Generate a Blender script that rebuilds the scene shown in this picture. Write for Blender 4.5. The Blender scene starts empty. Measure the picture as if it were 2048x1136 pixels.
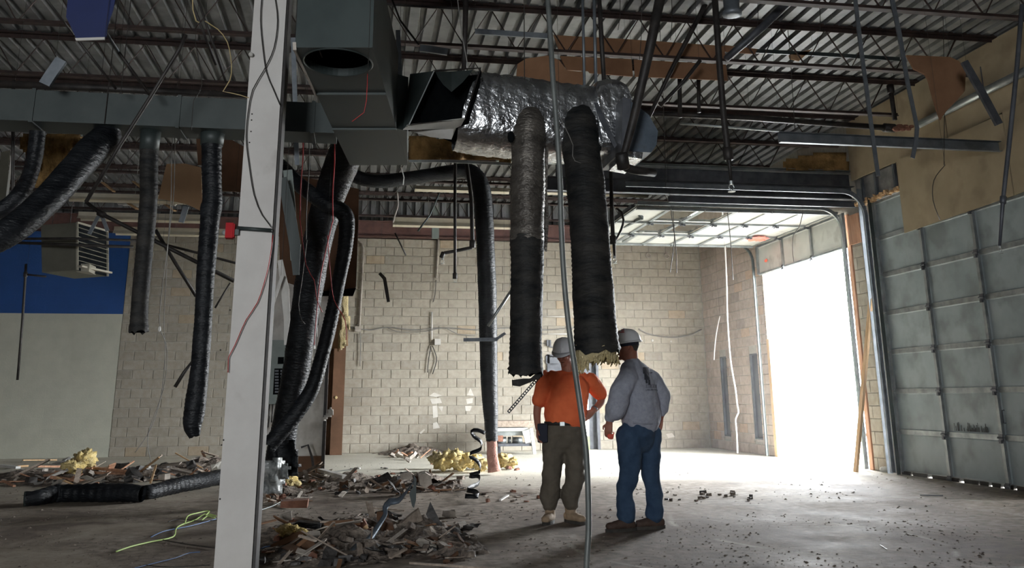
import bpy, math, random
from mathutils import Vector, Matrix, noise
random.seed(7)
SC = bpy.context.scene
COL = SC.collection
V = Vector

# ------------------------------------------------------------------ camera
FPX, CY = 1781.4, 338.3
TH, YA, RO, CAMH = 0.25230468, 0.16383033, -0.00650709, 1.15
Fw = V((math.sin(YA)*math.cos(TH), math.cos(YA)*math.cos(TH), math.sin(TH)))
R0 = V((math.cos(YA), -math.sin(YA), 0)); U0 = R0.cross(Fw)
Rt = R0*math.cos(RO) + U0*math.sin(RO); Up = -R0*math.sin(RO) + U0*math.cos(RO)
CAM = V((0, 0, CAMH))
cd = bpy.data.cameras.new('camera'); cam = bpy.data.objects.new('camera', cd); COL.objects.link(cam)
cam.matrix_world = Matrix((( Rt.x, Up.x, -Fw.x, 0), (Rt.y, Up.y, -Fw.y, 0), (Rt.z, Up.z, -Fw.z, CAMH), (0, 0, 0, 1)))
cd.sensor_width = 36; cd.lens = FPX/2048*36; cd.clip_start = 0.05; cd.clip_end = 400
cd.shift_y = (CY-568)/2048
SC.camera = cam

# ------------------------------------------------------------------ world, exposure
SC.view_settings.view_transform = 'Standard'
SC.view_settings.look = 'None'
SC.view_settings.gamma = 1
SC.view_settings.use_curve_mapping = False
SC.view_settings.exposure = 0.0
w = bpy.data.worlds.new('World'); SC.world = w; w.use_nodes = True
bg = w.node_tree.nodes['Background']
bg.inputs[0].default_value = (0.93, 0.97, 1.0, 1); bg.inputs[1].default_value = 66.0
SC.cycles.max_bounces = 8; SC.cycles.diffuse_bounces = 5; SC.cycles.glossy_bounces = 3
SC.cycles.sample_clamp_indirect = 6
def portal(loc, sx, sy, rot):
    d = bpy.data.lights.new('portal', 'AREA'); d.shape = 'RECTANGLE'; d.size = sx; d.size_y = sy
    d.cycles.is_portal = True
    o = bpy.data.objects.new('portal', d); o.location = loc; o.rotation_euler = rot; COL.objects.link(o)
portal((8.6, 15.7, 1.8), 3.6, 3.6, (0, math.radians(90), 0))
portal((-3.0, -5.9, 1.9), 2.0, 1.8, (math.radians(90), 0, 0))

def ray(x, y): return Fw + Rt*((x-1024)/FPX) - Up*((y-CY)/FPX)
def aty(x, y, Y): r = ray(x, y); return CAM + r*(Y/r.y)
def atx(x, y, X): r = ray(x, y); return CAM + r*(X/r.x)
def atz(x, y, Z=0.0): r = ray(x, y); return CAM + r*((Z-CAMH)/r.z)
def wid(px, p): return px*((p-CAM).dot(Fw))/FPX        # metres spanned by px pixels at point p

# ------------------------------------------------------------------ materials
def _n(nt, t, **kw):
    n = nt.nodes.new(t)
    for k, v in kw.items(): setattr(n, k, v)
    return n
def pm(name, c1, c2=None, scale=3.0, rough=0.7, metal=0.0, bump=0.0, bscale=None, detail=6, stretch=None,
       contrast=(0.35, 0.65), coord='Object', c3=None, s3=0.7, t3=(0.5, 0.7), spec=0.5, rvar=0.0, src=None):
    m = bpy.data.materials.new(name); m.use_nodes = True; nt = m.node_tree
    b = nt.nodes['Principled BSDF']; lk = nt.links.new
    b.inputs['Roughness'].default_value = rough; b.inputs['Metallic'].default_value = metal
    b.inputs['Specular IOR Level'].default_value = spec
    c2 = c2 or c1
    tc = _n(nt, 'ShaderNodeTexCoord'); mp = _n(nt, 'ShaderNodeMapping')
    if coord == 'World':
        g = _n(nt, 'ShaderNodeNewGeometry'); lk(g.outputs['Position'], mp.inputs[0])
    else: lk(tc.outputs[coord], mp.inputs[0])
    if stretch: mp.inputs['Scale'].default_value = stretch
    nz = _n(nt, 'ShaderNodeTexNoise'); nz.inputs['Scale'].default_value = scale; nz.inputs['Detail'].default_value = detail
    nz.inputs['Roughness'].default_value = 0.6
    lk(mp.outputs[0], nz.inputs['Vector'])
    cr = _n(nt, 'ShaderNodeValToRGB'); cr.color_ramp.elements[0].position = contrast[0]; cr.color_ramp.elements[1].position = contrast[1]
    cr.color_ramp.elements[0].color = (*c1, 1); cr.color_ramp.elements[1].color = (*c2, 1)
    lk(nz.outputs['Fac'], cr.inputs[0]); out = cr.outputs[0]
    if src:                                        # multiply with per-object colour or a mesh attribute
        if src == 'OBJ': s = _n(nt, 'ShaderNodeObjectInfo').outputs['Color']
        else:
            a = _n(nt, 'ShaderNodeVertexColor'); a.layer_name = src; s = a.outputs['Color']
        mx = _n(nt, 'ShaderNodeMix', data_type='RGBA', blend_type='MULTIPLY'); mx.inputs[0].default_value = 1
        lk(out, mx.inputs[6]); lk(s, mx.inputs[7]); out = mx.outputs[2]
    if c3:
        n3 = _n(nt, 'ShaderNodeTexNoise'); n3.inputs['Scale'].default_value = s3; n3.inputs['Detail'].default_value = 7
        lk(mp.outputs[0], n3.inputs['Vector'])
        r3 = _n(nt, 'ShaderNodeMapRange'); r3.inputs[1].default_value = t3[0]; r3.inputs[2].default_value = t3[1]
        lk(n3.outputs['Fac'], r3.inputs[0])
        mx = _n(nt, 'ShaderNodeMix', data_type='RGBA'); mx.inputs[7].default_value = (*c3, 1)
        lk(r3.outputs[0], mx.inputs[0]); lk(out, mx.inputs[6]); out = mx.outputs[2]
    lk(out, b.inputs['Base Color'])
    if rvar:
        rr = _n(nt, 'ShaderNodeMapRange'); rr.inputs[3].default_value = max(0, rough-rvar); rr.inputs[4].default_value = min(1, rough+rvar)
        lk(nz.outputs['Fac'], rr.inputs[0]); lk(rr.outputs[0], b.inputs['Roughness'])
    if bump:
        bz = _n(nt, 'ShaderNodeTexNoise'); bz.inputs['Scale'].default_value = bscale or scale*4; bz.inputs['Detail'].default_value = 4
        lk(mp.outputs[0], bz.inputs['Vector'])
        bp = _n(nt, 'ShaderNodeBump'); bp.inputs['Strength'].default_value = bump; bp.inputs['Distance'].default_value = 0.02
        lk(bz.outputs['Fac'], bp.inputs['Height']); lk(bp.outputs[0], b.inputs['Normal'])
    return m
M = {}
M['block_obj'] = pm('block', (.80, .78, .74), (1, 1, 1), 9, .9, bump=.25, bscale=60, src='OBJ', coord='World', c3=(.24, .2, .15), s3=.55, t3=(.56, .86))
M['block_att'] = pm('block_field', (.80, .78, .74), (1, 1, 1), 9, .9, bump=.25, bscale=60, src='Col', coord='World', c3=(.24, .2, .15), s3=.55, t3=(.58, .9))
M['mortar'] = pm('mortar', (.36, .33, .28), (.43, .395, .34), 14, .95, bump=.2, coord='World')
M['deck'] = pm('deck_galvanised', (.15, .155, .155), (.27, .275, .275), 2.5, .5, .2, bump=.05, coord='World', c3=(.07, .07, .07), s3=.9, t3=(.55, .75))
M['joist'] = pm('joist_primer', (.020, .011, .009), (.045, .024, .019), 8, .75)
M['redbeam'] = pm('oxide_beam', (.06, .025, .02), (.10, .045, .035), 5, .8)
M['steel_dark'] = pm('dark_steel', (.06, .065, .075), (.12, .125, .14), 6, .5, .3)
M['steel_black'] = pm('black_pipe', (.018, .016, .015), (.045, .038, .034), 9, .55, .2, bump=.1)
M['galv'] = pm('galvanised', (.30, .33, .33), (.46, .49, .48), 7, .42, .75, rvar=.12)
M['galv_dull'] = pm('galvanised_dull', (.032, .043, .042), (.054, .065, .062), 3, .5, .2, rvar=.1)
M['galv_blue'] = pm('galvanised_blue', (.10, .13, .16), (.18, .22, .27), 6, .45, .5, c3=(.1, .11, .12), s3=6, t3=(.55, .7))
M['strut'] = pm('strut_steel', (.14, .16, .18), (.23, .25, .27), 6, .5, .5)
M['foil'] = pm('foil_wrap', (.50, .51, .53), (.78, .79, .80), 5, .27, 1.0, bump=.6, bscale=24, rvar=.12)
M['foil_dusty'] = pm('foil_dusty', (.09, .08, .07), (.21, .19, .165), 3, .36, .5, bump=.9, bscale=22, stretch=(1, 1, 2.5))
M['black_plastic'] = pm('duct_plastic', (.006, .007, .009), (.017, .019, .022), 4, .45, 0, bump=.8, bscale=16, rvar=.16, stretch=(1, 1, 3), spec=.3)
M['dusty_plastic'] = pm('duct_dusty', (.012, .013, .014), (.045, .042, .038), 3, .6, 0, bump=.7, bscale=14, stretch=(1, 1, 3), spec=.2)
M['void'] = pm('cavity_black', (.003, .004, .005), (.009, .010, .011), 6, .95, spec=.05)  # near-black stands in for deep shade in ducts, holes and slots
M['riser'] = pm('riser_galv', (.022, .034, .033), (.036, .05, .048), 3, .6, .2)
M['fibre'] = pm('fibreglass_yellow', (.62, .45, .15), (.80, .66, .34), 12, .95, bump=1, bscale=50)
M['fibre_pale'] = pm('fibreglass_pale', (.46, .36, .17), (.66, .55, .32), 9, .95, bump=1, bscale=60)
M['fibre_brown'] = pm('fibreglass_brown', (.13, .075, .02), (.34, .2, .07), 4, .95, bump=1, bscale=30)
M['fibre_pink'] = pm('fibreglass_pink', (.42, .20, .16), (.62, .34, .27), 10, .9, bump=1, bscale=40)
M['col_white'] = pm('column_board', (.60, .57, .54), (.68, .655, .62), 2.5, .75, bump=.04, bscale=30, c3=(.42, .39, .36), s3=3.0, t3=(.62, .8))
M['white'] = pm('white_paint', (.62, .62, .58), (.75, .74, .70), 3, .6)
M['cream'] = pm('enamel_cream', (.66, .60, .46), (.82, .76, .62), 4, .4)
M['white_dirty'] = pm('white_dirty', (.5, .48, .44), (.72, .7, .66), 2.5, .7, c3=(.28, .25, .22), s3=2)
M['gypsum'] = pm('gypsum_brown_paper', (.33, .265, .17), (.42, .34, .225), 1.6, .9, coord='World', c3=(.26, .205, .135), s3=2.2, t3=(.55, .75))
M['cardboard'] = pm('brown_board', (.20, .10, .05), (.28, .15, .08), 2, .9)
M['board_tan'] = pm('tan_board', (.36, .22, .12), (.43, .27, .15), 2, .9)
M['board_dark'] = pm('dark_brown_board', (.09, .045, .022), (.15, .075, .04), 2, .85)
M['blue'] = pm('blue_paint', (.001, .010, .075), (.002, .014, .10), 3, .6)
M['plastic_clear'] = pm('plastic_sheet', (.10, .11, .11), (.42, .43, .42), 7, .25, 0, bump=.8, bscale=14)
M['wood'] = pm('pine', (.48, .30, .15), (.62, .42, .24), 5, .75, stretch=(6, 6, .6))
M['wood_red'] = pm('old_wood', (.38, .19, .11), (.58, .33, .21), 5, .8, stretch=(6, 6, .6))
M['wood_grey'] = pm('dusty_wood', (.24, .19, .15), (.44, .36, .29), 5, .9, stretch=(5, 1, 5))
M['plaster'] = pm('plaster_chunk', (.30, .26, .22), (.55, .50, .44), 6, .95, bump=.5)
M['rubble'] = pm('rubble_dirt', (.07, .055, .044), (.24, .195, .16), 12, .97, bump=1, bscale=35, c3=(.30, .25, .2), s3=9, t3=(.55, .7))
M['brick'] = pm('brick_chunk', (.17, .075, .05), (.30, .14, .09), 8, .95, bump=.4)
M['char'] = pm('dark_scrap', (.02, .02, .02), (.09, .08, .075), 8, .6, bump=.4)
M['red'] = pm('alarm_red', (.36, .004, .01), (.46, .008, .014), 5, .6, spec=.2)
M['redwire'] = pm('wire_red', (.38, .02, .02), (.5, .03, .03), 5, .5)
M['wire_black'] = pm('wire_black', (.015, .013, .012), (.04, .035, .03), 5, .5)
M['wire_grey'] = pm('wire_grey', (.18, .17, .155), (.28, .27, .25), 5, .6)
M['wire_white'] = pm('wire_white', (.75, .72, .68), (.85, .83, .8), 5, .5)
M['wire_green'] = pm('wire_green', (.42, .58, .16), (.52, .68, .25), 5, .5)
M['wire_blue'] = pm('wire_blue', (.08, .15, .33), (.14, .22, .42), 5, .5)
M['wire_tan'] = pm('wire_tan', (.45, .34, .16), (.55, .42, .22), 5, .5)
M['heater'] = pm('heater_enamel', (.085, .083, .06), (.12, .115, .085), 3, .6)
M['heater_trim'] = pm('heater_trim', (.30, .28, .22), (.40, .37, .30), 3, .5)
M['panelbox'] = pm('panel_grey_green', (.16, .19, .175), (.22, .25, .23), 3, .5, .2)
M['conduit_flex'] = pm('flex_conduit', (.11, .12, .115), (.17, .18, .17), 9, .5, .3)
M['orange'] = pm('orange_shirt', (.74, .125, .04), (.88, .18, .06), 5, .85, bump=.25, bscale=26)
M['sweat'] = pm('grey_sweatshirt', (.31, .325, .39), (.40, .415, .48), 30, .95, bump=.3, bscale=24)
M['khaki'] = pm('khaki_trousers', (.095, .08, .06), (.14, .118, .09), 6, .9, bump=.3, bscale=22)
M['denim'] = pm('blue_denim', (.022, .05, .10), (.045, .085, .15), 8, .9, bump=.3, bscale=24)
M['skin'] = pm('skin', (.34, .13, .085), (.42, .18, .12), 6, .6)
M['hair'] = pm('dark_hair', (.03, .025, .02), (.07, .06, .055), 20, .8)
M['hair_grey'] = pm('grey_hair', (.16, .15, .14), (.3, .29, .28), 20, .8)
M['helmet'] = pm('helmet_shell', (.84, .84, .86), (.88, .88, .9), 3, .3)
M['boot_tan'] = pm('boot_tan', (.27, .19, .12), (.40, .29, .19), 9, .85, bump=.3)
M['boot_dark'] = pm('boot_dark', (.055, .032, .024), (.095, .06, .045), 9, .75, bump=.3)
M['sole'] = pm('boot_sole', (.03, .028, .025), (.07, .06, .05), 9, .9)
M['print'] = pm('shirt_print', (.035, .038, .05), (.06, .065, .08), 40, .9)
M['navy'] = pm('navy_cloth', (.018, .02, .035), (.03, .033, .05), 9, .9)
M['glass_dark'] = pm('dark_glass', (.012, .014, .018), (.03, .033, .04), 3, .12, 0)
M['door_glass'] = pm('pane_glass', (.55, .55, .5), (.7, .7, .66), 3, .05, .9)
M['spray'] = pm('orange_spray', (.85, .12, .08), (.95, .2, .13), 12, .8)
M['asphalt'] = pm('yard_concrete', (.55, .55, .55), (.68, .68, .67), 2, .9)

# floor: grimy slab in front, paler smoother slab towards the back
def floor_mat():
    m = bpy.data.materials.new('slab'); m.use_nodes = True; nt = m.node_tree; b = nt.nodes['Principled BSDF']; lk = nt.links.new
    g = _n(nt, 'ShaderNodeNewGeometry'); sp = _n(nt, 'ShaderNodeSeparateXYZ'); lk(g.outputs['Position'], sp.inputs[0])
    def nz(scale, det=6, stretch=None, dist=0):
        n = _n(nt, 'ShaderNodeTexNoise'); n.inputs['Scale'].default_value = scale; n.inputs['Detail'].default_value = det; n.inputs['Distortion'].default_value = dist
        if stretch:
            mp = _n(nt, 'ShaderNodeMapping'); mp.inputs['Scale'].default_value = stretch; lk(g.outputs['Position'], mp.inputs[0]); lk(mp.outputs[0], n.inputs['Vector'])
        else: lk(g.outputs['Position'], n.inputs['Vector'])
        return n.outputs['Fac']
    def ramp(f, a, bb, c1, c2):
        r = _n(nt, 'ShaderNodeValToRGB'); r.color_ramp.elements[0].position = a; r.color_ramp.elements[1].position = bb
        r.color_ramp.elements[0].color = (*c1, 1); r.color_ramp.elements[1].color = (*c2, 1); lk(f, r.inputs[0]); return r.outputs[0]
    def mix(f, a, c):
        x = _n(nt, 'ShaderNodeMix', data_type='RGBA'); lk(f, x.inputs[0]); lk(a, x.inputs[6]); lk(c, x.inputs[7]); return x.outputs[2]
    def mr(f, a, bb, lo=0, hi=1):
        r = _n(nt, 'ShaderNodeMapRange'); r.inputs[1].default_value = a; r.inputs[2].default_value = bb; r.inputs[3].default_value = lo; r.inputs[4].default_value = hi
        lk(f, r.inputs[0]); return r.outputs[0]
    base = ramp(nz(1.1, 9, (1, .45, 1)), .36, .64, (.19, .156, .125), (.37, .315, .26))
    fine = ramp(nz(9, 8), .40, .62, (.10, .08, .064), (.42, .36, .30))
    x1 = _n(nt, 'ShaderNodeMix', data_type='RGBA'); x1.inputs[0].default_value = .5; lk(base, x1.inputs[6]); lk(fine, x1.inputs[7])
    dark = ramp(nz(.6, 8, (1, .6, 1), .8), .47, .60, (0, 0, 0), (1, 1, 1))
    dk = mr(dark, 0, 1, 0, .72)
    c = mix(dk, x1.outputs[2], ramp(nz(4, 6), .3, .7, (.085, .06, .045), (.15, .115, .09)))
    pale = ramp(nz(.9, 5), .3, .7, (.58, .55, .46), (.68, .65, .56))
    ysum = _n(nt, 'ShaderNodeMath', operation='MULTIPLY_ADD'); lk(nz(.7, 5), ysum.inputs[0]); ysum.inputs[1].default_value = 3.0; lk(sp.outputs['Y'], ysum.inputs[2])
    c = mix(mr(ysum.outputs[0], 13.6, 16.6), c, pale)  # real paler slab, its edge drawn forward to help the doorway glare
    for (cx_, cy2, R_, w_) in ((4.236, 9.018, .88, .035), (5.2, 8.2, 2.3, .05), (3.2, 7.4, 1.5, .04)):
        vd = _n(nt, 'ShaderNodeVectorMath', operation='DISTANCE'); lk(g.outputs['Position'], vd.inputs[0]); vd.inputs[1].default_value = (cx_, cy2, 0)
        su = _n(nt, 'ShaderNodeMath', operation='SUBTRACT'); lk(vd.outputs['Value'], su.inputs[0]); su.inputs[1].default_value = R_
        ab = _n(nt, 'ShaderNodeMath', operation='ABSOLUTE'); lk(su.outputs[0], ab.inputs[0])
        mu = _n(nt, 'ShaderNodeMath', operation='MULTIPLY'); lk(mr(ab.outputs[0], 0, w_, .7, 0), mu.inputs[0]); lk(mr(nz(1.7, 4), .45, .6, 0, 1), mu.inputs[1])
        c = mix(mu.outputs[0], c, pale)
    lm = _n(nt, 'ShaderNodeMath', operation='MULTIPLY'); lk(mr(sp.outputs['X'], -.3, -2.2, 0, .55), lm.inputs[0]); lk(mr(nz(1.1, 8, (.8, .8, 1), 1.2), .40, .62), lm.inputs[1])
    c = mix(lm.outputs[0], c, ramp(nz(2, 4), .3, .7, (.46, .40, .31), (.56, .50, .40)))  # left slab lightened in colour for light that is missing there
    grit = ramp(nz(26, 3), .60, .66, (0, 0, 0), (1, 1, 1))
    gm = _n(nt, 'ShaderNodeMix', data_type='RGBA'); lk(mr(grit, 0, 1, 0, .5), gm.inputs[0]); lk(c, gm.inputs[6]); gm.inputs[7].default_value = (.09, .07, .055, 1)
    fin = mix(mr(sp.outputs['Y'], 5.6, 5.0), gm.outputs[2], ramp(nz(3, 3), .3, .7, (.04, .035, .03), (.06, .05, .045)))  # unseen floor near the camera coloured dark to cut bounced light
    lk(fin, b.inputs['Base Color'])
    lk(mr(nz(1.3, 5), .3, .7, .74, .96), b.inputs['Roughness']); b.inputs['Specular IOR Level'].default_value = .22
    bp = _n(nt, 'ShaderNodeBump'); bp.inputs['Strength'].default_value = .35; bp.inputs['Distance'].default_value = .01
    lk(nz(14, 7), bp.inputs['Height']); lk(bp.outputs[0], b.inputs['Normal'])
    return m
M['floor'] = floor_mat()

# ------------------------------------------------------------------ mesh helpers
class MB:
    def __init__(s): s.v = []; s.f = []; s.c = []; s.cur = None
    def add(s, vs, fs):
        o = len(s.v); s.v += [V(p) for p in vs]; s.f += [tuple(i+o for i in f) for f in fs]
        if s.cur is not None: s.c += [s.cur]*len(fs)
        return s
    def box(s, lo, hi):
        x0, y0, z0 = lo; x1, y1, z1 = hi
        return s.add([(x0,y0,z0),(x1,y0,z0),(x1,y1,z0),(x0,y1,z0),(x0,y0,z1),(x1,y0,z1),(x1,y1,z1),(x0,y1,z1)],
              [(0,3,2,1),(4,5,6,7),(0,1,5,4),(1,2,6,5),(2,3,7,6),(3,0,4,7)])
    def obox(s, c, ax, ay, az):       # centre and three half-axis vectors
        c = V(c); p = [c+ax*i+ay*j+az*k for k in (-1,1) for i, j in ((-1,-1),(1,-1),(1,1),(-1,1))]
        return s.add(p, [(0,3,2,1),(4,5,6,7),(0,1,5,4),(1,2,6,5),(2,3,7,6),(3,0,4,7)])
    def bar(s, p0, p1, w, h=None, up=V((0,0,1))):
        h = h or w; p0 = V(p0); p1 = V(p1); d = (p1-p0); L = d.length; d.normalize()
        if abs(d.dot(up)) > .98: up = V((0,1,0))
        sx = d.cross(up).normalized(); u = sx.cross(d).normalized()
        return s.obox((p0+p1)/2, sx*w/2, u*h/2, d*L/2)
    def angle(s, p0, p1, w, t, up=V((0,0,1)), flip=1):   # an L-section bar
        p0 = V(p0); p1 = V(p1); d = (p1-p0).normalized(); sx = d.cross(up).normalized()*flip; u = sx.cross(d).normalized()*flip
        s.bar(p0+u*w/2, p1+u*w/2, t, w, up); s.bar(p0+sx*w/2, p1+sx*w/2, w, t, up); return s
    def channel(s, p0, p1, w, h, t, up=V((0,0,1))):
        p0 = V(p0); p1 = V(p1); d = (p1-p0).normalized(); sx = d.cross(up).normalized(); u = sx.cross(d).normalized()
        s.bar(p0, p1, t, h, up); s.bar(p0+u*(h/2)+sx*w/2, p1+u*(h/2)+sx*w/2, w, t, up); s.bar(p0-u*(h/2)+sx*w/2, p1-u*(h/2)+sx*w/2, w, t, up); return s
    def tube(s, pts, rad, n=10, caps=True, side=None, ry=None, wob=None):
        pts = [V(p) for p in pts]; k = len(pts)
        if not hasattr(rad, '__len__'): rad = [rad]*k
        if ry is None: ry = rad
        ref = None; o = len(s.v); vs = []
        for i, p in enumerate(pts):
            t = (pts[min(i+1,k-1)]-pts[max(i-1,0)])
            t = t.normalized() if t.length > 1e-9 else V((0,0,1))
            if side is not None: a = V(side) - t*V(side).dot(t)
            elif ref is None:
                q = V((0,0,1)) if abs(t.z) < .8 else V((1,0,0)); a = q - t*q.dot(t)
            else: a = ref - t*ref.dot(t)
            a.normalize(); ref = a; b = t.cross(a)
            for j in range(n):
                an = 2*math.pi*j/n; kx = 1.0
                if wob: kx = wob(i, j, p)
                vs.append(p + a*math.cos(an)*rad[i]*kx + b*math.sin(an)*ry[i]*kx)
        fs = [(i*n+j, i*n+(j+1)%n, (i+1)*n+(j+1)%n, (i+1)*n+j) for i in range(k-1) for j in range(n)]
        if caps: fs += [tuple(reversed(range(n))), tuple(range((k-1)*n, k*n))]
        return s.add(vs, fs)
    def cyl(s, p0, p1, r, n=12, r1=None): return s.tube([p0, p1], [r, r if r1 is None else r1], n)
    def ball(s, c, r, n=10, sc=(1,1,1)):
        c = V(c); vs = []; m = max(4, n//2+1)
        for i in range(m+1):
            t = math.pi*i/m
            for j in range(n):
                a = 2*math.pi*j/n; vs.append((c.x+r*sc[0]*math.sin(t)*math.cos(a), c.y+r*sc[1]*math.sin(t)*math.sin(a), c.z+r*sc[2]*math.cos(t)))
        return s.add(vs, [(i*n+j, (i+1)*n+j, (i+1)*n+(j+1)%n, i*n+(j+1)%n) for i in range(m) for j in range(n)])
    def slab(s, poly, off):           # polygon (list of points) thickened by vector off
        k = len(poly); poly = [V(p) for p in poly]
        return s.add(poly+[p+off for p in poly], [tuple(range(k)), tuple(reversed(range(k, 2*k)))]+[(i, i+k, (i+1)%k+k, (i+1)%k) for i in range(k)])
    def build(s, name, mat, parent=None, smooth=False, origin=None):
        me = bpy.data.meshes.new(name)
        if origin is None:
            if parent is not None: origin = WL[parent.name]
            else:
                xs = [p.x for p in s.v]; ys = [p.y for p in s.v]; zs = [p.z for p in s.v]
                origin = V(((min(xs)+max(xs))/2, (min(ys)+max(ys))/2, min(zs)))
        origin = V(origin)
        me.from_pydata([p-origin for p in s.v], [], s.f); me.validate()
        if s.c and len(s.c) == len(me.polygons):
            ca = me.color_attributes.new('Col', 'FLOAT_COLOR', 'CORNER'); li = 0
            for p, c in zip(me.polygons, s.c):
                for l in p.loop_indices: ca.data[l].color = (*c, 1)
        if smooth: me.polygons.foreach_set('use_smooth', [True]*len(me.polygons))
        me.materials.append(mat if not isinstance(mat, str) else M[mat]); me.update()
        o = bpy.data.objects.new(name, me); COL.objects.link(o)
        if parent is None: o.location = origin; WL[o.name] = origin
        else:
            o.parent = parent; o.location = origin - WL[parent.name]; WL[o.name] = origin
        return o
WL = {}
def tag(o, label=None, cat=None, group=None, kind=None):
    if label: o['label'] = label
    if cat: o['category'] = cat
    if group: o['group'] = group
    if kind: o['kind'] = kind
    return o
def empty(name, loc, label=None, cat=None, group=None, kind=None):
    o = bpy.data.objects.new(name, None); COL.objects.link(o); o.location = loc; WL[o.name] = V(loc); o.empty_display_size = .1
    return tag(o, label, cat, group, kind)
def spline(pts, step=.05):
    """pts: list of tuples (Vector, extra...) -> densely sampled Catmull-Rom"""
    P = [(V(p[0]),)+tuple(p[1:]) for p in pts]; out = []
    for i in range(len(P)-1):
        a = P[max(i-1,0)]; b = P[i]; c = P[i+1]; d = P[min(i+2, len(P)-1)]
        n = max(1, int((c[0]-b[0]).length/step))
        for k in range(n):
            t = k/n; q = []
            for j in range(len(b)):
                q.append(.5*((2*b[j])+(c[j]-a[j])*t+(2*a[j]-5*b[j]+4*c[j]-d[j])*t*t+(3*b[j]-a[j]-3*c[j]+d[j])*t**3))
            out.append(tuple(q))
    out.append(P[-1]); return out
def pipe(px, mat, label, cat, name, group=None, n=8, parent=None, smooth=True, curve=False, r=None):
    """px: list of (x, y, Y, width px)"""
    pts = [(aty(x, y, Y), (wid(wd, aty(x, y, Y))/2 if r is None else r)) for x, y, Y, wd in px]
    if curve: pts = spline(pts, .06)
    m = MB(); m.tube([p[0] for p in pts], [max(.0015, p[1]) for p in pts], n)
    o = m.build(name, mat, parent, smooth)
    if parent is None: tag(o, label, cat, group)
    return o

# ================================================================== SETTING
RX = 8.2; BY = 21.0
fl = MB()
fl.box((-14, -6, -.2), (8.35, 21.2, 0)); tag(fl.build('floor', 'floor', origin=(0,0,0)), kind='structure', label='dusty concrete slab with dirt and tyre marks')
g = MB(); g.box((8.35, -30, -.25), (70, 70, -.03)); tag(g.build('ground', 'asphalt'), kind='structure', label='sunlit pale yard outside the open door')

BW, BH = .43, .2012
blk = MB()
def block_geo(m, x0, x1, z0, z1, y, d=.03, ch=.006):    # block face towards -Y
    m.add([(x0,y,z0),(x1,y,z0),(x1,y,z1),(x0,y,z1),(x0,y-d+ch,z0),(x1,y-d+ch,z0),(x1,y-d+ch,z1),(x0,y-d+ch,z1),
           (x0+ch,y-d,z0+ch),(x1-ch,y-d,z0+ch),(x1-ch,y-d,z1-ch),(x0+ch,y-d,z1-ch)],
          [(0,1,5,4),(1,2,6,5),(2,3,7,6),(3,0,4,7),(4,5,9,8),(5,6,10,9),(6,7,11,10),(7,4,8,11),(8,9,10,11)])
J = .0055
def shared_block(w_):
    m = MB(); block_geo(m, J, w_-J, J, BH-J, 0, .014); me = bpy.data.meshes.new('block'); me.from_pydata(m.v, [], m.f); me.materials.append(M['block_obj']); return me
BM = shared_block(BW); BMH = shared_block(BW/2)
def put_block(me, parent, loc, col, rz=0):
    o = bpy.data.objects.new('block', me); COL.objects.link(o); o.parent = parent; o.location = V(loc)-WL[parent.name]; o.rotation_euler.z = rz; o.color = (*col, 1); return o
def tone(rng, x=0):
    t = rng.uniform(.88, 1.0); c = V((.46, .42, .35))*t
    if rng.random() < .10: c = V((.40, .365, .305))*rng.uniform(.85, 1)
    if rng.random() < .03: c = V((.47, .385, .28))
    return c
rng = random.Random(3)
# back wall
DO = (4.27, 5.5, 2.15)          # the doorway in the back wall: x0, x1, height
wb = MB()
for a, b_, c, d in ((-14, DO[0], 0, 4.83), (DO[1], RX+.15, 0, 4.83), (DO[0], DO[1], DO[2], 4.83)): wb.box((a, BY, c), (b_, BY+.2, d))
wall_back = tag(wb.build('wall_back', 'mortar', origin=(0, BY, 0)), kind='structure', label='grey-tan concrete block wall at the far end, blue and white paint on its left part')
field = MB(); paint = MB(); cnt = 0
BX = -5.27
for r in range(24):
    z0 = r*BH; off = (r % 2)*BW/2
    x = -13.98 - off
    while x < RX-.02:
        x1 = x+BW; xx0, xx1 = max(x, -14), min(x1, RX)
        if xx1-xx0 > .05:
            y = BY + .0 - rng.uniform(0, .004)
            pieces = [(xx0, xx1)]
            if xx0 < BX < xx1: pieces = [(xx0, BX-.0), (BX, xx1)]
            for q0, q1 in pieces:
                if z0 < DO[2] and q1 > DO[0] and q0 < DO[1]:
                    if q0 < DO[0]: q1 = DO[0]
                    elif q1 > DO[1]: q0 = DO[1]
                    else: continue
                    if q1-q0 < .04: continue
                full = abs(q1-q0-BW) < .01
                ch_ = tone(rng)
                if q0 >= 1.0 and r < 20 and full and cnt < 300 and not (4.95 < q0 < 5 and False):
                    put_block(BM, wall_back, (q0, y, z0), ch_); cnt += 1
                else:
                    if q1 <= BX+.001:
                        jj = .0
                        paint.cur = tuple(V((.006, .05, .19))*rng.uniform(.95,1)) if z0 > 2.85 else tuple(V((.45, .45, .375))*rng.uniform(.97, 1))
                        block_geo(paint, q0+jj, q1-jj, z0+jj, z0+BH-jj, BY-.004, d=.006, ch=.0015)
                    else:
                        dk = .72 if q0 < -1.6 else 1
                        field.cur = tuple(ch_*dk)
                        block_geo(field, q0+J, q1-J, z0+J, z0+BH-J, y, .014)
        x = x1
M['paint_att'] = pm('painted_block', (.9, .9, .9), (1, 1, 1), 3, .75, bump=.15, bscale=50, src='Col', coord='World')
tag(paint.build('painted_courses', 'paint_att', wall_back), kind='stuff')['label'] = 'blocks painted blue above and white below'
tag(field.build('block_courses', 'block_att', wall_back), kind='stuff')
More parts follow.
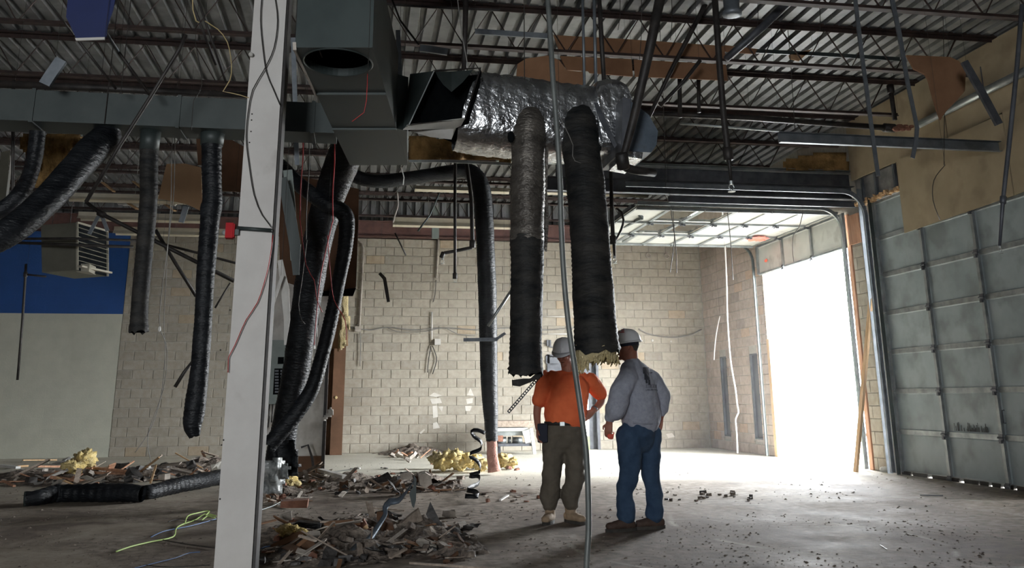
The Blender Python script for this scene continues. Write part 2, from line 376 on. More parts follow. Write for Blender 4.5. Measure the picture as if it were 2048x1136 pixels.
# door in the back wall
dr = MB(); fr = empty('door_3', ((DO[0]+DO[1])/2, BY, 0), kind='structure')
fr['label'] = 'narrow doorway in the block wall behind the man in orange'
for a, b_ in ((DO[0], DO[0]+.06), (DO[1]-.06, DO[1])): MB().box((a, BY-.06, 0), (b_, BY+.2, DO[2])).build('jamb', 'steel_dark', fr)
MB().box((DO[0], BY-.06, DO[2]-.06), (DO[1], BY+.2, DO[2])).build('head_jamb', 'steel_dark', fr)
MB().box((DO[0]+.06, BY+.08, 0.01), (5.15, BY+.12, DO[2]-.06)).build('door_leaf', 'steel_dark', fr); MB().box((5.27, BY+.08, 0.0), (DO[1]-.06, BY+.12, DO[2]-.06)).build('side_panel', 'steel_dark', fr)
MB().box((5.15, BY+.06, 0.0), (5.27, BY+.1, .3)).build('green_bag', 'wire_green', fr); MB().box((5.15, BY+.08, 1.35), (5.27, BY+.12, DO[2]-.06)).build('upper_panel', 'steel_dark', fr)
# right wall
wr = MB()
def rbox(y0, y1, z0, z1): wr.box((RX, y0, z0), (RX+.2, y1, z1))
W1 = (19.72, 20.12, .30, 2.06); W2 = (18.05, 18.47, .30, 2.05)
rbox(W1[1], 21.2, 0, 4.83); rbox(W2[1], W1[0], 0, 4.83); rbox(17.5, W2[0], 0, 4.83)
for W in (W1, W2): rbox(W[0], W[1], 0, W[2]); rbox(W[0], W[1], W[3], 4.83)
rbox(17.5, 21.2, 4.83, 5.88); rbox(13.15, 13.95, 0, 5.88); rbox(13.95, 17.5, 4.2, 5.88); rbox(9.55, 13.15, 4.22, 5.88); rbox(-6, 9.55, 0, 5.88)
wall_right = tag(wr.build('wall_right', 'mortar', origin=(RX, 15, 0)), kind='structure', label='block wall on the right with slit windows and overhead door openings')
for i, (y0, y1, zt, zb) in enumerate(((17.5, 20.97, 24, 0), (13.4, 13.93, 18, 0))):
    for r in range(zb, zt):
        off = (r % 2)*BW/2; y = y0-off-.0
        while y < y1-.03:
            a, b_ = max(y, y0), min(y+BW, y1); z0 = r*BH
            segs = [(a, b_)]
            for W in (W1, W2):
                if z0+BH > W[2]+.03 and z0 < W[3]-.03:
                    ns = []
                    for p, q in segs:
                        if q <= W[0] or p >= W[1]: ns.append((p, q))
                        else:
                            if p < W[0]-.05: ns.append((p, W[0]))
                            if q > W[1]+.05: ns.append((W[1], q))
                    segs = ns
            for p, q in segs:
                if q-p < .05: continue
                c = tone(rng); c = V((c.x*1.2, c.y*1.06, c.z*1.06)) if i == 0 else V((c.x, c.y*1.0, c.z*.98))
                o = put_block(BM, wall_right, (RX-rng.uniform(0,.003), q, z0), c, -math.pi/2); o.scale.x = (q-p)/BW
            y += BW
for i, W in enumerate((W1, W2)):
    wn = empty('window_%d' % (i+1), (RX+.05, (W[0]+W[1])/2, W[2]), kind='structure'); wn['label'] = 'tall slit window of dark glass in the right wall'
    m = MB()
    for a in (W[0], W[1]-.035): m.box((RX+.0, a, W[2]), (RX+.1, a+.035, W[3]))
    m.box((RX, W[0], W[2]), (RX+.1, W[1], W[2]+.03)); m.box((RX, W[0], W[3]-.03), (RX+.1, W[1], W[3])); m.build('window_frame', 'steel_dark', wn)
    MB().box((RX+.04, W[0]+.035, W[2]+.03), (RX+.06, W[1]-.035, W[3]-.03)).build('pane', 'glass_dark', wn)
    MB().box((RX-.02, W[0]-.02, W[2]-.05), (RX+.1, W[1]+.02, W[2])).build('window_sill', 'plaster', wn)
# other walls of the hall, outside the picture, with their openings
wl = MB(); wl.box((-14.2, -6, 0), (-14, 21.2, 5.88))
tag(wl.build('wall_left', 'board_dark'), kind='structure')
wf = MB(); wf.box((-14.2, -6.2, 0), (-4.0, -6, 5.88)); wf.box((-2.0, -6.2, 0), (8.4, -6, 5.88)); wf.box((-4.0, -6.2, 2.8), (-2.0, -6, 5.88)); wf.box((-4.0, -6.2, 0), (-2.0, -6, 1.0))
tag(wf.build('wall_front', 'board_dark'), kind='structure')
wt = MB(); xx = -14.0
while xx < 8.1:
    wt.add([(xx, BY-.03, 5.2), (xx+.09, BY-.03, 5.2), (xx+.11, BY+.03, 5.2), (xx+.19, BY+.03, 5.2), (xx+.21, BY-.03, 5.2)]+[(xx, BY-.03, 5.8), (xx+.09, BY-.03, 5.8), (xx+.11, BY+.03, 5.8), (xx+.19, BY+.03, 5.8), (xx+.21, BY-.03, 5.8)], [(i, i+1, i+6, i+5) for i in range(4)]); xx += .21
wt.box((-14, BY+.1, 5.2), (8.2, BY+.2, 5.88)); o = tag(wt.build('trim_1', 'deck'), kind='structure'); o['label'] = 'ribbed metal siding above the red beam'
# ceiling: corrugated deck in sheets
ceil = empty('ceiling', (0, 8, 5.78), kind='structure'); ceil['label'] = 'corrugated steel roof deck seen from below'
DZ = 5.78; PI_ = .2032
def deck_sheet_mesh(L):
    m = MB(); prof = []
    for k in range(6):
        x = k*PI_; prof += [(x, .0), (x+.118, .0), (x+.132, .06), (x+.189, .06)]
    prof.append((6*PI_, 0))
    vs = [(x, y, z) for x, z in prof for y in (0, L)]
    m.add(vs, [(2*i, 2*i+1, 2*i+3, 2*i+2) for i in range(len(prof)-1)])
    me = bpy.data.meshes.new('deck_sheet'); me.from_pydata(m.v, [], m.f); me.materials.append(M['deck']); return me
DM = deck_sheet_mesh(7.0); x = -14.0
while x < 8.2:
    for y0, dz in ((-6, 0), (.9, .003), (7.8, 0), (14.7, .003)):
        o = bpy.data.objects.new('deck_sheet', DM); COL.objects.link(o); o.parent = ceil; o.location = V((x, y0, DZ+dz))-WL[ceil.name]
    x += 6*PI_
MB().box((-14.2, -6.2, 5.87), (8.6, 21.3, 6.05)).build('roof_insulation', 'void', ceil)
# joists
ordn = ['nearest', 'second', 'third', 'fourth', 'fifth', 'sixth', 'seventh', 'farthest']
for k in range(8):
    Y = 8.14+1.72*k; Zb, Zt = 5.2, 5.72
    j = empty('roof_joist', (-3, Y, Zb), 'open web steel roof joist, %s of the row counted from the camera' % ordn[k], 'joist', 'steel roof joists')
    x0, x1 = -13.9, 8.15
    MB().angle((x0, Y, Zt+.03), (x1, Y, Zt+.03), .05, .006).angle((x0, Y-.012, Zt+.03), (x1, Y-.012, Zt+.03), .05, .006, flip=-1).bar((x0, Y, Zt+.04), (x1, Y, Zt+.04), .11, .012).bar((x0, Y, Zt+.005), (x1, Y, Zt+.005), .014, .06).build('top_chord', 'joist', j)
    MB().bar((x0+.4, Y, Zb), (x1-.4, Y, Zb), .085, .008).bar((x0+.4, Y+.012, Zb+.02), (x1-.4, Y+.012, Zb+.02), .006, .045).bar((x0+.4, Y-.012, Zb+.02), (x1-.4, Y-.012, Zb+.02), .006, .045).build('bottom_chord', 'joist', j)
    pts = []; x = x0+.4; t = 0
    while x < x1-.3: pts.append((x, Y, Zb+.01 if t else Zt)); x += .31; t ^= 1
    MB().tube(pts, .013, 6).build('web_rod', 'joist', j)
# bridging rods and beam along the back
bm = MB(); bm.box((-14, BY-.25, 4.83), (8.2, BY-.23, 5.2)); bm.box((-14, BY+.05, 4.83), (8.2, BY+.19, 5.2)); bm.box((-14, BY-.32, 4.83), (8.2, BY-.1, 4.85)); bm.box((-14, BY-.32, 5.18), (8.2, BY-.1, 5.2))  # rear box is an added filler against light leaking over the wall
tag(bm.build('steel_beam', 'redbeam'), 'dark red steel beam lying along the top of the back block wall', 'beam')

# ---------------------------------------------------------------- overhead doors
def door_section(m_parts, parent, org, ey, eu, en, mats, H=.6, Wd=3.55, glass=(), gap=False):
    """one section with three panels; ey along width, eu up the section, en towards the room"""
    org = V(org); pw = Wd/3
    for i in range(3):
        a = org+ey*(i*pw+.03)+eu*.03; b_ = ey*(pw-.06); c = eu*(H-.06)
        m = MB(); e = .018
        p = [a, a+b_, a+b_+c, a+c]; q = [a+ey*e+eu*e-en*.012, a+b_-ey*e+eu*e-en*.012, a+b_+c-ey*e-eu*e-en*.012, a+c+ey*e-eu*e-en*.012]
        m.add(p+q+[x-en*.0135 for x in p], [(0,1,5,4),(1,2,6,5),(2,3,7,6),(3,0,4,7),(4,5,6,7),(11,10,9,8)])
        gl = i in glass
        m.build('pane' if gl else 'panel', 'door_glass' if gl else mats, parent)
    MB().obox(org+ey*Wd/2+eu*H/2-en*.017, ey*Wd/2, eu*(H/2+(.012 if not gap else -.004)), en*.003).build('skin', mats, parent)
    r = MB(); D = .012
    for off in (0.007, H-.025): r.obox(org+ey*Wd/2+eu*(off+.009)+en*.0, ey*Wd/2, eu*.0175, en*D)
    return r
def build_door(idx, label, secs, Wd, mats, frame_mat):
    d = empty('door_%d' % idx, secs[0][0], kind='structure'); d['label'] = label
    for (org, ey, eu, en, glass) in secs:
        org = V(org); r = door_section(None, d, org, ey, eu, en, mats, .6, Wd, glass)
        if idx == 1 and abs(org.z-.02) < .02:
            yy = org.y
            while yy < org.y+Wd: L_ = random.uniform(.15, .5); MB().box((RX-.05, yy, .0), (RX-.01, min(yy+L_, org.y+Wd), .05)).build('bottom_seal', 'steel_black', d); yy += L_+random.uniform(.02, .12)
        r.build('rail', frame_mat, d)
        s = MB()
        for i in range(4):
            c = org+ey*(Wd/3*i if 0 < i < 3 else (.03 if i == 0 else Wd-.03))
            s.obox(c+eu*.3+en*.018, ey*.028, eu*.29, en*.018)
        s.build('stile', frame_mat, d)
        for i in (1, 2):
            c = org+ey*Wd/3*i
            h = MB(); h.obox(c+en*.04, ey*.04, eu*.045, en*.006); h.cyl(c+en*.05-ey*.05, c+en*.05+ey*.05, .012, 8); h.obox(c+en*.05-eu*.05, ey*.02, eu*.02, en*.015); h.build('hinge', 'steel_dark', d)
    return d
ex, ey_, ez = V((1,0,0)), V((0,1,0)), V((0,0,1))
M['door_steel'] = pm('door_skin', (.27, .325, .335), (.39, .45, .46), 1.3, .5, .0, coord='World', bump=.03, c3=(.21, .245, .245), s3=2.2, t3=(.48, .66), rvar=.1)
M['door_frame'] = pm('door_frame', (.20, .22, .22), (.36, .38, .38), 5, .45, .5)
M['door_white'] = pm('door_white', (.55, .56, .52), (.68, .69, .64), 1.5, .55, .1, coord='World', c3=(.36, .36, .33), s3=3, t3=(.56, .74))
secs = [((RX-.03, 9.6, .025+.6*i), ey_, ez, -ex, ()) for i in range(7)]
d1 = build_door(1, 'closed grey sectional overhead door on the right', secs, 3.53, 'door_steel', 'door_frame')
m = MB(); c = V((RX-.09, 10.62, .97)); m.tube([c, c+V((-.03,0,0)), c+V((-.03,0,-.16)), c+V((0,0,-.16))], .007, 6); m.build('handle', 'steel_dark', d1)
m = MB()
for k in range(46):
    y = random.uniform(11.05, 11.75); z = .68; L = random.uniform(.02, .12)
    m.box((RX-.033-.012-.002+.012, y, z), (RX-.031, y+random.uniform(.004, .018), z+L))
stain = m.build('scuff', pm('tar', (.07,.075,.075),(.12,.125,.12), 8, .8), d1); stain['label'] = 'dark scraped smear'
secs = [((8.1, 13.96, 3.62), ey_, ez, -ex, ())]
for i in range(6):
    x1 = 8.0-.6*i
    secs.append(((x1, 13.96, 4.22), ey_, -ex, -ez, (0, 1) if i in (3, 4) else ()))
d2 = build_door(2, 'pale sectional overhead door rolled up flat under the roof over the open doorway', secs, 3.53, 'door_white', 'door_frame')
def spraypatch(c, a, b_, n, seed):
    rr = random.Random(seed); k = 26
    pts = [V(c)+a*math.cos(t*2*math.pi/k)*rr.uniform(.6, 1)+b_*math.sin(t*2*math.pi/k)*rr.uniform(.6, 1) for t in range(k)]
    return MB().slab(pts, n*.0015)
s1 = atz(1515, 478, 4.19); spraypatch(s1, V((.28,.1,0)), V((0,.33,0)), V((0,0,-1)), 1).build('spray_mark', 'spray', d2)['label'] = 'orange spray paint blotch'
s2 = atx(1532, 521, 8.08); spraypatch(s2, V((0,.09,0)), V((0,0,.04)), V((-1,0,0)), 2).build('spray_mark', 'spray', d2)['label'] = 'small orange spray paint mark'
# door tracks
def track(pts, name, label, mat='galv', w_=.06):
    m = MB()
    for a, b_ in zip(pts[:-1], pts[1:]):
        a, b_ = V(a), V(b_); d = (b_-a).normalized(); s = V((0,1,0)); u = d.cross(s).normalized()
        m.bar(a, b_, .003, w_, u); m.bar(a+s*0+u*w_/2, b_+u*w_/2, .04, .004, u); m.bar(a-u*w_/2, b_-u*w_/2, .04, .004, u)
    return tag(m.build(name, mat), label, 'door track', 'overhead door tracks')
def curvetrack(y, x0=8.02, top=4.28, xe=4.4, rad=.38):
    pts = [(x0, y, .02), (x0, y, top-rad)]
    for k in range(1, 9):
        a = math.pi/2*k/8; pts.append((x0-rad+rad*math.cos(a), y, top-rad+rad*math.sin(a)))
    pts.append((xe, y, top)); return pts
track(curvetrack(17.55), 'door_track', 'galvanised track at the far side of the open doorway, curving flat under the roof', 'galv_dull', .045)
track(curvetrack(13.9), 'door_track', 'galvanised track at the near side of the open doorway, curving flat under the roof')
track(curvetrack(13.2, 8.05, 4.42, 4.0), 'door_track', 'galvanised track at the far edge of the closed grey door', 'strut', .07)
t = MB(); t.angle((8.12, 13.32, 0), (8.1, 13.32, 4.5), .09, .006, V((0,1,0))); tag(t.build('door_track', 'strut'), 'steel angle upright screwed to the block pier beside the closed door track', 'door track', 'overhead door tracks')
t = MB(); t.angle((8.1, 13.08, 0), (8.1, 13.08, 4.3), .06, .006, V((0,1,0))); tag(t.build('door_track', 'galv_dull'), 'thin steel angle upright touching the edge of the closed grey door', 'door track', 'overhead door tracks')
# jambs of the open doorway
m = MB(); m.box((RX-.04, 17.38, 0), (RX+.2, 17.5, 2.3)); tag(m.build('door_jamb', 'wood'), 'bare orange wood strip at the lower far jamb of the open doorway', 'jamb')
m = MB(); m.box((RX-.05, 17.42, 2.3), (RX+.2, 17.5, 4.2)); tag(m.build('door_jamb', 'wood_grey'), 'grey wood strip at the upper far jamb of the open doorway', 'jamb')
m = MB(); m.box((RX-.03, 13.95, 0), (RX+.2, 14.06, 4.2)); tag(m.build('door_jamb', 'wood_red'), 'dark brown timber jamb at the near side of the open doorway', 'jamb')
m = MB(); m.box((RX-.06, 13.58, 3.65), (RX-.035, 13.93, 4.15)); tag(m.build('jamb_board', 'wood_red'), 'brown board on the pier above the block courses beside the open doorway', 'board')
# bulkhead framing over the middle
def hbar(name, x0, x1, Y, z, h, w_, mat, label, cat='channel'):
    m = MB(); m.channel((x0, Y, z), (x1, Y, z), w_, h, .006); return tag(m.build(name, mat), label, cat)
hbar('stud_track', 2.0, 8.14, 13.7, 4.86, .05, .1, 'galv', 'thin galvanised stud track running level under the joists to the block pier')
hbar('steel_header', 2.6, 8.15, 13.72, 4.50, .22, .12, 'steel_dark', 'deep dark steel header beam in front of the rolled-up door')
hbar('steel_channel', 4.85, 8.15, 13.66, 4.30, .10, .06, 'steel_dark', 'lower dark channel just above the rolled-up pale door')
m = MB(); m.box((3.0, 13.75, 4.62), (8.15, 13.79, 4.85)); tag(m.build('gap_shade_sheet', 'steel_dark'), 'dark sheet standing in for the shaded gap above the dark steel header', 'board')  # added sheet imitates the dim deck beyond the framing
hbar('strut_channel', 5.0, 8.18, 9.95, 4.27, .13, .06, 'strut', 'long dark strut channel reaching to the right wall above the closed grey door')

# ================================================================== COLUMN
CYY = 6.6
p0 = aty(430, 1100, CYY); p1 = aty(505, 1100, CYY)
cx0, cx1 = p0.x, p1.x
col = empty('column', ((cx0+cx1)/2, CYY, 0), 'tall white boxed column standing in the left foreground', 'column')
MB().box((cx0, CYY, 0), (cx1, CYY+.02, 5.2)).build('front_board', 'col_white', col)
MB().box((cx0, CYY+.02, 0), (cx0+.02, CYY+.24, 5.2)).build('side_board', 'col_white', col)
m = MB(); m.box((cx1-.01, CYY+.021, 0), (cx1+.022, CYY+.26, 5.2)); m.box((cx0+.03, CYY+.05, 0), (cx1-.02, CYY+.2, 5.7)); m.build('steel_core', 'steel_black', col)['label'] = 'blackened steel core showing at the right edge'
nm = MB()
for (x, y) in ((503, 240), (502, 263), (499, 285), (504, 228), (441, 700), (447, 880), (443, 890), (440, 998), (460, 620)):
    nm.ball(aty(x, y, CYY-.002), .006, 6)
nm.build('screw', 'steel_black', col)
m = MB(); c = aty(503, 112, CYY); m.cyl(c, c+V((0, -.03, 0)), .014, 8); m.ball(c+V((0,-.035,0)), .018, 8); m.build('bolt', 'white_dirty', col)
pipe([(474, 456, CYY-.02, 8), (544, 461, CYY-.02, 8)], 'galv_dull', 'short grey conduit strapped across the white column', 'conduit', 'conduit')
# fire alarm
Y = CYY-.02; a = aty(461, 462, Y)
al = empty('fire_alarm', a, 'red fire alarm sounder sticking out left of the white column', 'alarm')
m = MB(); m.obox(a+V((-.005,0,.0)), ex*.026, ez*.055, ey_*.035); m.obox(a+V((.022,0,-.0)), ex*.01, ez*.048, ey_*.03); m.build('housing', 'red', al)
m = MB(); m.tube([a+V((-.03,0,-.01)), a+V((-.05,0,-.012)), a+V((-.06,0,-.013))], [.022, .018, .004], 10); m.build('strobe_lens', 'plastic_clear', al)
m = MB(); m.obox(a+V((.046,.0,-.01)), ex*.014, ez*.02, ey_*.02); m.build('box_connector', 'galv_dull', al)
# wires on the column
def wire(px, wd, mat, label, cat='cable', group=None, name='wire'):
    return pipe([(x, y, Y, wd) for x, y, Y in px], mat, label, cat, name, group, 5, curve=True)
Yc = CYY-.03
wire([(524, -10, Yc), (521, 40, Yc), (526, 100, Yc), (533, 145, Yc), (545, 175, Yc), (560, 210, Yc)], 2.2, 'wire_black', 'black wire crossing the upper column from top left to right')
wire([(549, -10, Yc), (555, 40, Yc), (548, 95, Yc), (528, 140, Yc), (505, 180, Yc), (496, 225, Yc), (492, 275, Yc), (498, 330, Yc), (508, 390, Yc), (524, 430, Yc), (543, 455, Yc)], 2.2, 'wire_black', 'long black wire sagging down the left face of the white column')
wire([(546, 470, Yc), (541, 510, Yc), (533, 550, Yc), (515, 605, Yc), (492, 640, Yc), (470, 690, Yc), (457, 715, Yc), (456, 745, Yc)], 2.0, 'redwire', 'red wire drooping across the middle of the white column')

# ================================================================== DUCTWORK
def rect_duct(parent, poly_near, poly_far, name, mat):
    m = MB(); m.add(list(poly_near)+list(poly_far), [(0,1,5,4),(1,2,6,5),(2,3,7,6),(3,0,4,7),(3,2,1,0),(4,5,6,7)]); return m.build(name, mat, parent)
Z = 3.2
pl = empty('supply_duct', (-.1, 6.2, 3.2), 'big grey sheet metal duct over the column with a round hole cut in its bottom', 'duct')
A0, A1 = atz(590, 95, Z), atz(745, 95, Z); B0, B1 = atz(665, 257, Z), atz(793, 257, Z)
# bottom skin with the oval opening
c = (atz(605, 122, Z)+atz(747, 128, Z))/2; dirv = ((B0+B1)/2-(A0+A1)/2).normalized(); sd = V((dirv.y, -dirv.x, 0))
hw = (atz(747, 125, Z)-atz(605, 122, Z)).length/2; c = atz(676, 125, Z)
ring = []; N = 40; hl = .235
for k in range(N):
    a = 2*math.pi*k/N; ring.append(c+sd*math.cos(a)*hw*.97+dirv*math.sin(a)*hl)
def edgept(k):
    a = 2*math.pi*k/N; d = sd*math.cos(a)+dirv*math.sin(a)
    # hit the rectangle A0 A1 M1 M0
    best = None
    M0 = A0+(B0-A0)*.5; M1 = A1+(B1-A1)*.5
    for p, q in ((A0, A1), (A1, M1), (M1, M0), (M0, A0)):
        e = q-p; det = d.x*(-e.y)+e.x*d.y
        if abs(det) < 1e-9: continue
        r = p-c; t = (r.x*(-e.y)+e.x*r.y)/det; s = (d.x*r.y-d.y*r.x)/det
        if t > 0 and -.001 <= s <= 1.001 and (best is None or t < best): best = t
    return c+d*best
M0 = A0+(B0-A0)*.5; M1 = A1+(B1-A1)*.5
outer = [edgept(k) for k in range(N)]
m = MB(); m.add(ring+outer, [(k, N+k, N+(k+1) % N, (k+1) % N) for k in range(N)])
m.add([M0, M1, B1, B0], [(0, 1, 2, 3)])
# corner gaps closed by small triangles
for cn in (A0, A1, M1, M0):
    ks = sorted(range(N), key=lambda k: (outer[k]-cn).length)[:2]; m.add([outer[ks[0]], outer[ks[1]], cn], [(0, 1, 2)])
m.build('bottom_skin', 'galv_dull', pl)
m = MB(); rr_ = [p+V((0,0,.05)) for p in ring]; m.add(ring+rr_, [(k, (k+1)%N, N+(k+1)%N, N+k) for k in range(N)]); m.build('hole_collar', 'galv_dull', pl)
m = MB(); m.tube(ring+[ring[0]], .007, 6); m.build('hole_rim', 'galv_dull', pl)
m = MB(); m.add([A0+V((.02,.02,.3)), A1+V((-.02,.02,.3)), B1+V((-.02,0,.3)), B0+V((.02,0,.3))], [(0,1,2,3)]); m.add([A0+V((.01,.02,.01)), A1+V((-.01,.02,.01)), A1+V((-.01,.02,.3)), A0+V((.01,.02,.3))], [(0,1,2,3)]); m.add([A0+V((.01,.02,.01)), B0+V((.01,0,.01)), B0+V((.01,0,.3)), A0+V((.01,.02,.3))], [(0,1,2,3)]); m.add([A1+V((-.01,.02,.01)), B1+V((-.01,0,.01)), B1+V((-.01,0,.3)), A1+V((-.01,.02,.3))], [(0,1,2,3)]); m.add([M0+V((.02,.1,.01)), M1+V((-.02,.1,.01)), M1+V((-.02,.1,.3)), M0+V((.02,.1,.3))], [(0,1,2,3)]); m.build('hole_blackout', 'void', pl)  # black sheets added inside so the hole reads dark
HT = .62
m = MB(); m.add([A0, B0, B0+ez*HT, A0+ez*HT], [(0,1,2,3)]); m.add([A1, B1, B1+ez*HT, A1+ez*HT], [(0,1,2,3)]); m.add([A0+ez*HT, A1+ez*HT, B1+ez*HT, B0+ez*HT], [(0,1,2,3)]); m.build('side_skin', 'galv_dull', pl)
m = MB(); u = V((0,0,1.7)); m.add([A0, A1, A1+u, A0+u], [(0,1,2,3)]); m.add([A1, A1+dirv*.34, A1+dirv*.34+u, A1+u], [(0,1,2,3)]); m.add([A0, A0+dirv*.34, A0+dirv*.34+u, A0+u], [(0,1,2,3)]); m.add([A0+dirv*.34+ez*HT, A1+dirv*.34+ez*HT, A1+dirv*.34+u, A0+dirv*.34+u], [(0,1,2,3)])
m.build('riser', 'riser', pl)['label'] = 'bluish riser going up to the roof'
C0, C1 = atz(700, 330, Z), atz(815, 330, Z); B2 = atz(814, 262, Z)
m = MB(); e = .002
m.add([B0-ez*e, B1-ez*e, C1-ez*e, C0-ez*e], [(0,1,2,3)]); m.add([B1, B2+ez*.0, C1], [(0,1,2)]); m.add([B0, C0, C0+ez*.45, B0+ez*.45], [(0,1,2,3)]); m.add([B2, C1, C1+ez*.45, B2+ez*.45], [(0,1,2,3)]); m.add([C0, C1, C1+ez*.45, C0+ez*.45], [(0,1,2,3)]); m.add([B1, B2, B2+ez*.45, B1+ez*.45], [(0,1,2,3)])
m.build('end_box', 'galv_dull', pl)
for p, q in ((M0, M1), (B0, B1)): MB().bar(p-ez*.008, q-ez*.008, .03, .016).build('seam_flange', 'galv_dull', pl)
m = MB(); m.bar(A0+V((-.004,0,-.01)), M0+V((-.004,0,-.01)), .010, .016); m.bar(A0+V((-.005,0,.03)), A0+V((0,0,-.02)), .02, .02); m.build('torn_edge', 'plaster', pl)

# long trunk on the left that the flexible ducts hang from
Z = 3.4
Yn = atz(250, 249, Z).y
tk = empty('trunk_duct', (-1.6, 7.9, Z), 'long rectangular grey trunk duct running along the left side to the big duct', 'duct')
TY0, TY1 = 7.58, 7.93
m = MB(); m.box((-4.6, TY0, Z), (-.3, TY1, Z+.27)); m.build('duct_body', 'galv_dull', tk)
for x in (-4.0, -2.78, -1.62, -.5): MB().box((x-.015, TY0-.012, Z-.012), (x+.015, TY1+.01, Z+.282)).build('seam_flange', 'galv_dull', tk)
for x in (-3.4, -2.2, -1.05):
    for yy in (TY0-.01, TY1+.01): MB().cyl((x, yy, Z), (x, yy, 5.2), .004, 5).build('hanger_rod', 'steel_black', tk)

# flexible ducts
def flex(pts, label, seed, mat='black_plastic', name='flexible_duct', ring=.018, amp=.07, spiral=.02, end=None, cap=True, parent=None, group='black flexible ducts', rag=True):
    rr = random.Random(seed)
    P = spline([(aty(x, y, Y), wid(wd, aty(x, y, Y))/2) for x, y, Y, wd in pts], ring)
    c = [p[0] for p in P]; R = [p[1] for p in P]; k = len(c)
    o = empty(name, c[0], label, 'duct', group) if parent is None else parent
    ph = rr.uniform(0, 50)
    bulge = [1+amp*.8*noise.noise(V((i*ring*3.1, ph, 0)))+spiral*math.sin(i*ring/.035*2*math.pi) for i in range(k)]
    def wob(i, j, p):
        a = 2*math.pi*j/22
        q = V((math.cos(a)*1.6, math.sin(a)*1.6, i*ring*5+ph))
        v = bulge[i]*(1+amp*noise.noise(q)+amp*.55*noise.noise(q*3.1))
        if rag and i > k-5: v *= 1+.13*noise.noise(V((a*2.2, ph, i*.7)))
        return v
    m = MB(); jit = []
    cc = list(c)
    m.tube(cc, R, 22, caps=False, wob=wob)
    if rag:                       # ragged mouth
        n = 22; t = (c[-1]-c[-3]).normalized()
        for j in range(n):
            d = t*rr.uniform(-.5, 1)*R[-1]*.22*(1+noise.noise(V((j*.35, ph, 2))))
            for i in (k-1, k-2): m.v[i*n+j] = m.v[i*n+j]+d*(1 if i == k-1 else .5)
    m.build('jacket', mat, o, True)
    # inner liner so that the mouth reads as a dark hole
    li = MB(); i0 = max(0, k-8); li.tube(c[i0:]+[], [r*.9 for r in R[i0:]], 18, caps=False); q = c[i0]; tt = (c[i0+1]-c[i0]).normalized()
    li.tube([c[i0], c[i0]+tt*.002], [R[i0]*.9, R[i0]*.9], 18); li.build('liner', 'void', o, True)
    return o, c, R
def straps(o, c, R, ids, mat='plastic_clear'):
    for i in ids:
        i = int(i*(len(c)-1)); t = (c[min(i+1, len(c)-1)]-c[i-1]).normalized()
        MB().tube([c[i]-t*.012, c[i]+t*.012], R[i]*1.06, 22).build('clamp_band', mat, o, True)
# A and B: the two fat ones in front of the men
oA, cA, rA = flex([(1059, 252, 7.5, 70), (1058, 240, 7.3, 74), (1057, 248, 7.14, 73), (1057, 300, 7.1, 69), (1055, 400, 7.1, 67), (1054, 475, 7.1, 66)], 'left of the two fat hanging ducts, silver above and black below, over the orange man', 11, 'foil_dusty', amp=.05, rag=False)
flex([(1054, 462, 7.1, 68), (1054, 560, 7.1, 66), (1052, 650, 7.1, 65), (1052, 700, 7.1, 66), (1052, 748, 7.1, 69)], '', 12, 'dusty_plastic', parent=oA)
MB().tube([cA[-1]+V((0,0,.06)), cA[-1]+V((0,0,-.03))], [rA[-1]*1.05, rA[-1]*1.04], 22, caps=False).build('overlap_band', 'foil_dusty', oA, True)
m = MB(); pts = [(1092, 235), (1097, 300), (1094, 380), (1098, 440), (1094, 503), (1087, 500), (1090, 440), (1086, 380), (1090, 300)]
m.slab([aty(x, y, 7.12) for x, y in pts], V((0, .02, 0))); m.build('torn_flap', 'foil_dusty', oA)['label'] = 'torn strip of jacket hanging along its right edge'
m = MB(); m.slab([aty(x, y, 7.1) for x, y in [(1087, 740), (1080, 756), (1062, 764), (1040, 773), (1026, 771), (1025, 760), (1045, 757), (1062, 757), (1072, 748)]], V((0, .03, 0))); m.build('torn_flap', 'dusty_plastic', oA)['label'] = 'dark rag of jacket dangling under its mouth'
oB, cB, rB = flex([(1152, 245, 7.5, 72), (1154, 236, 7.3, 76), (1157, 248, 7.12, 75), (1163, 300, 7.06, 74), (1172, 380, 7.0, 77), (1180, 480, 6.95, 79), (1186, 580, 6.9, 82), (1191, 660, 6.85, 87), (1192, 702, 6.85, 90)], 'right of the two fat hanging ducts, black, with yellow wool fringe between the men', 14, 'dusty_plastic', amp=.045)
# fibreglass fringe of B
rr = random.Random(5); m = MB(); n = 44; cb = cB[-1]; rb = rB[-1]
vs = []; 
for lv in range(5):
    for j in range(n):
        a = 2*math.pi*j/n; side_ = -math.cos(a)
        L = (.055+.085*max(0, side_)**1.5)*(1+.6*noise.noise(V((j*.55, 3, 0))))+.02*rr.random()
        r_ = rb*(.94-.05*lv*.4)*(1+.06*noise.noise(V((a*2, lv, 7))))
        vs.append(cb+V((math.cos(a)*r_, math.sin(a)*r_, .05-(L+.05)*lv/4)))
m.add(vs, [(l*n+j, l*n+(j+1)%n, (l+1)*n+(j+1)%n, (l+1)*n+j) for l in range(4) for j in range(n)])
for j in range(70):
    a = rr.uniform(0, 2*math.pi); r_ = rb*.9; p = cb+V((math.cos(a)*r_, math.sin(a)*r_, -.06-.07*max(0,-math.cos(a)))); q = p+V((rr.uniform(-.03,.03), 0, -rr.uniform(.01,.06)))
    m.tube([p+ez*.03, (p+q)/2+V((rr.uniform(-.01,.01),0,0)), q], [.012, .009, .003], 5)
m.build('insulation_fringe', 'fibre_pale', oB, True)['label'] = 'ragged fringe of yellow glass wool'
MB().tube([cb+ez*.05, cb+ez*.04], [rb*.8, rb*.8], 20).build('duct_core', 'void', oB)

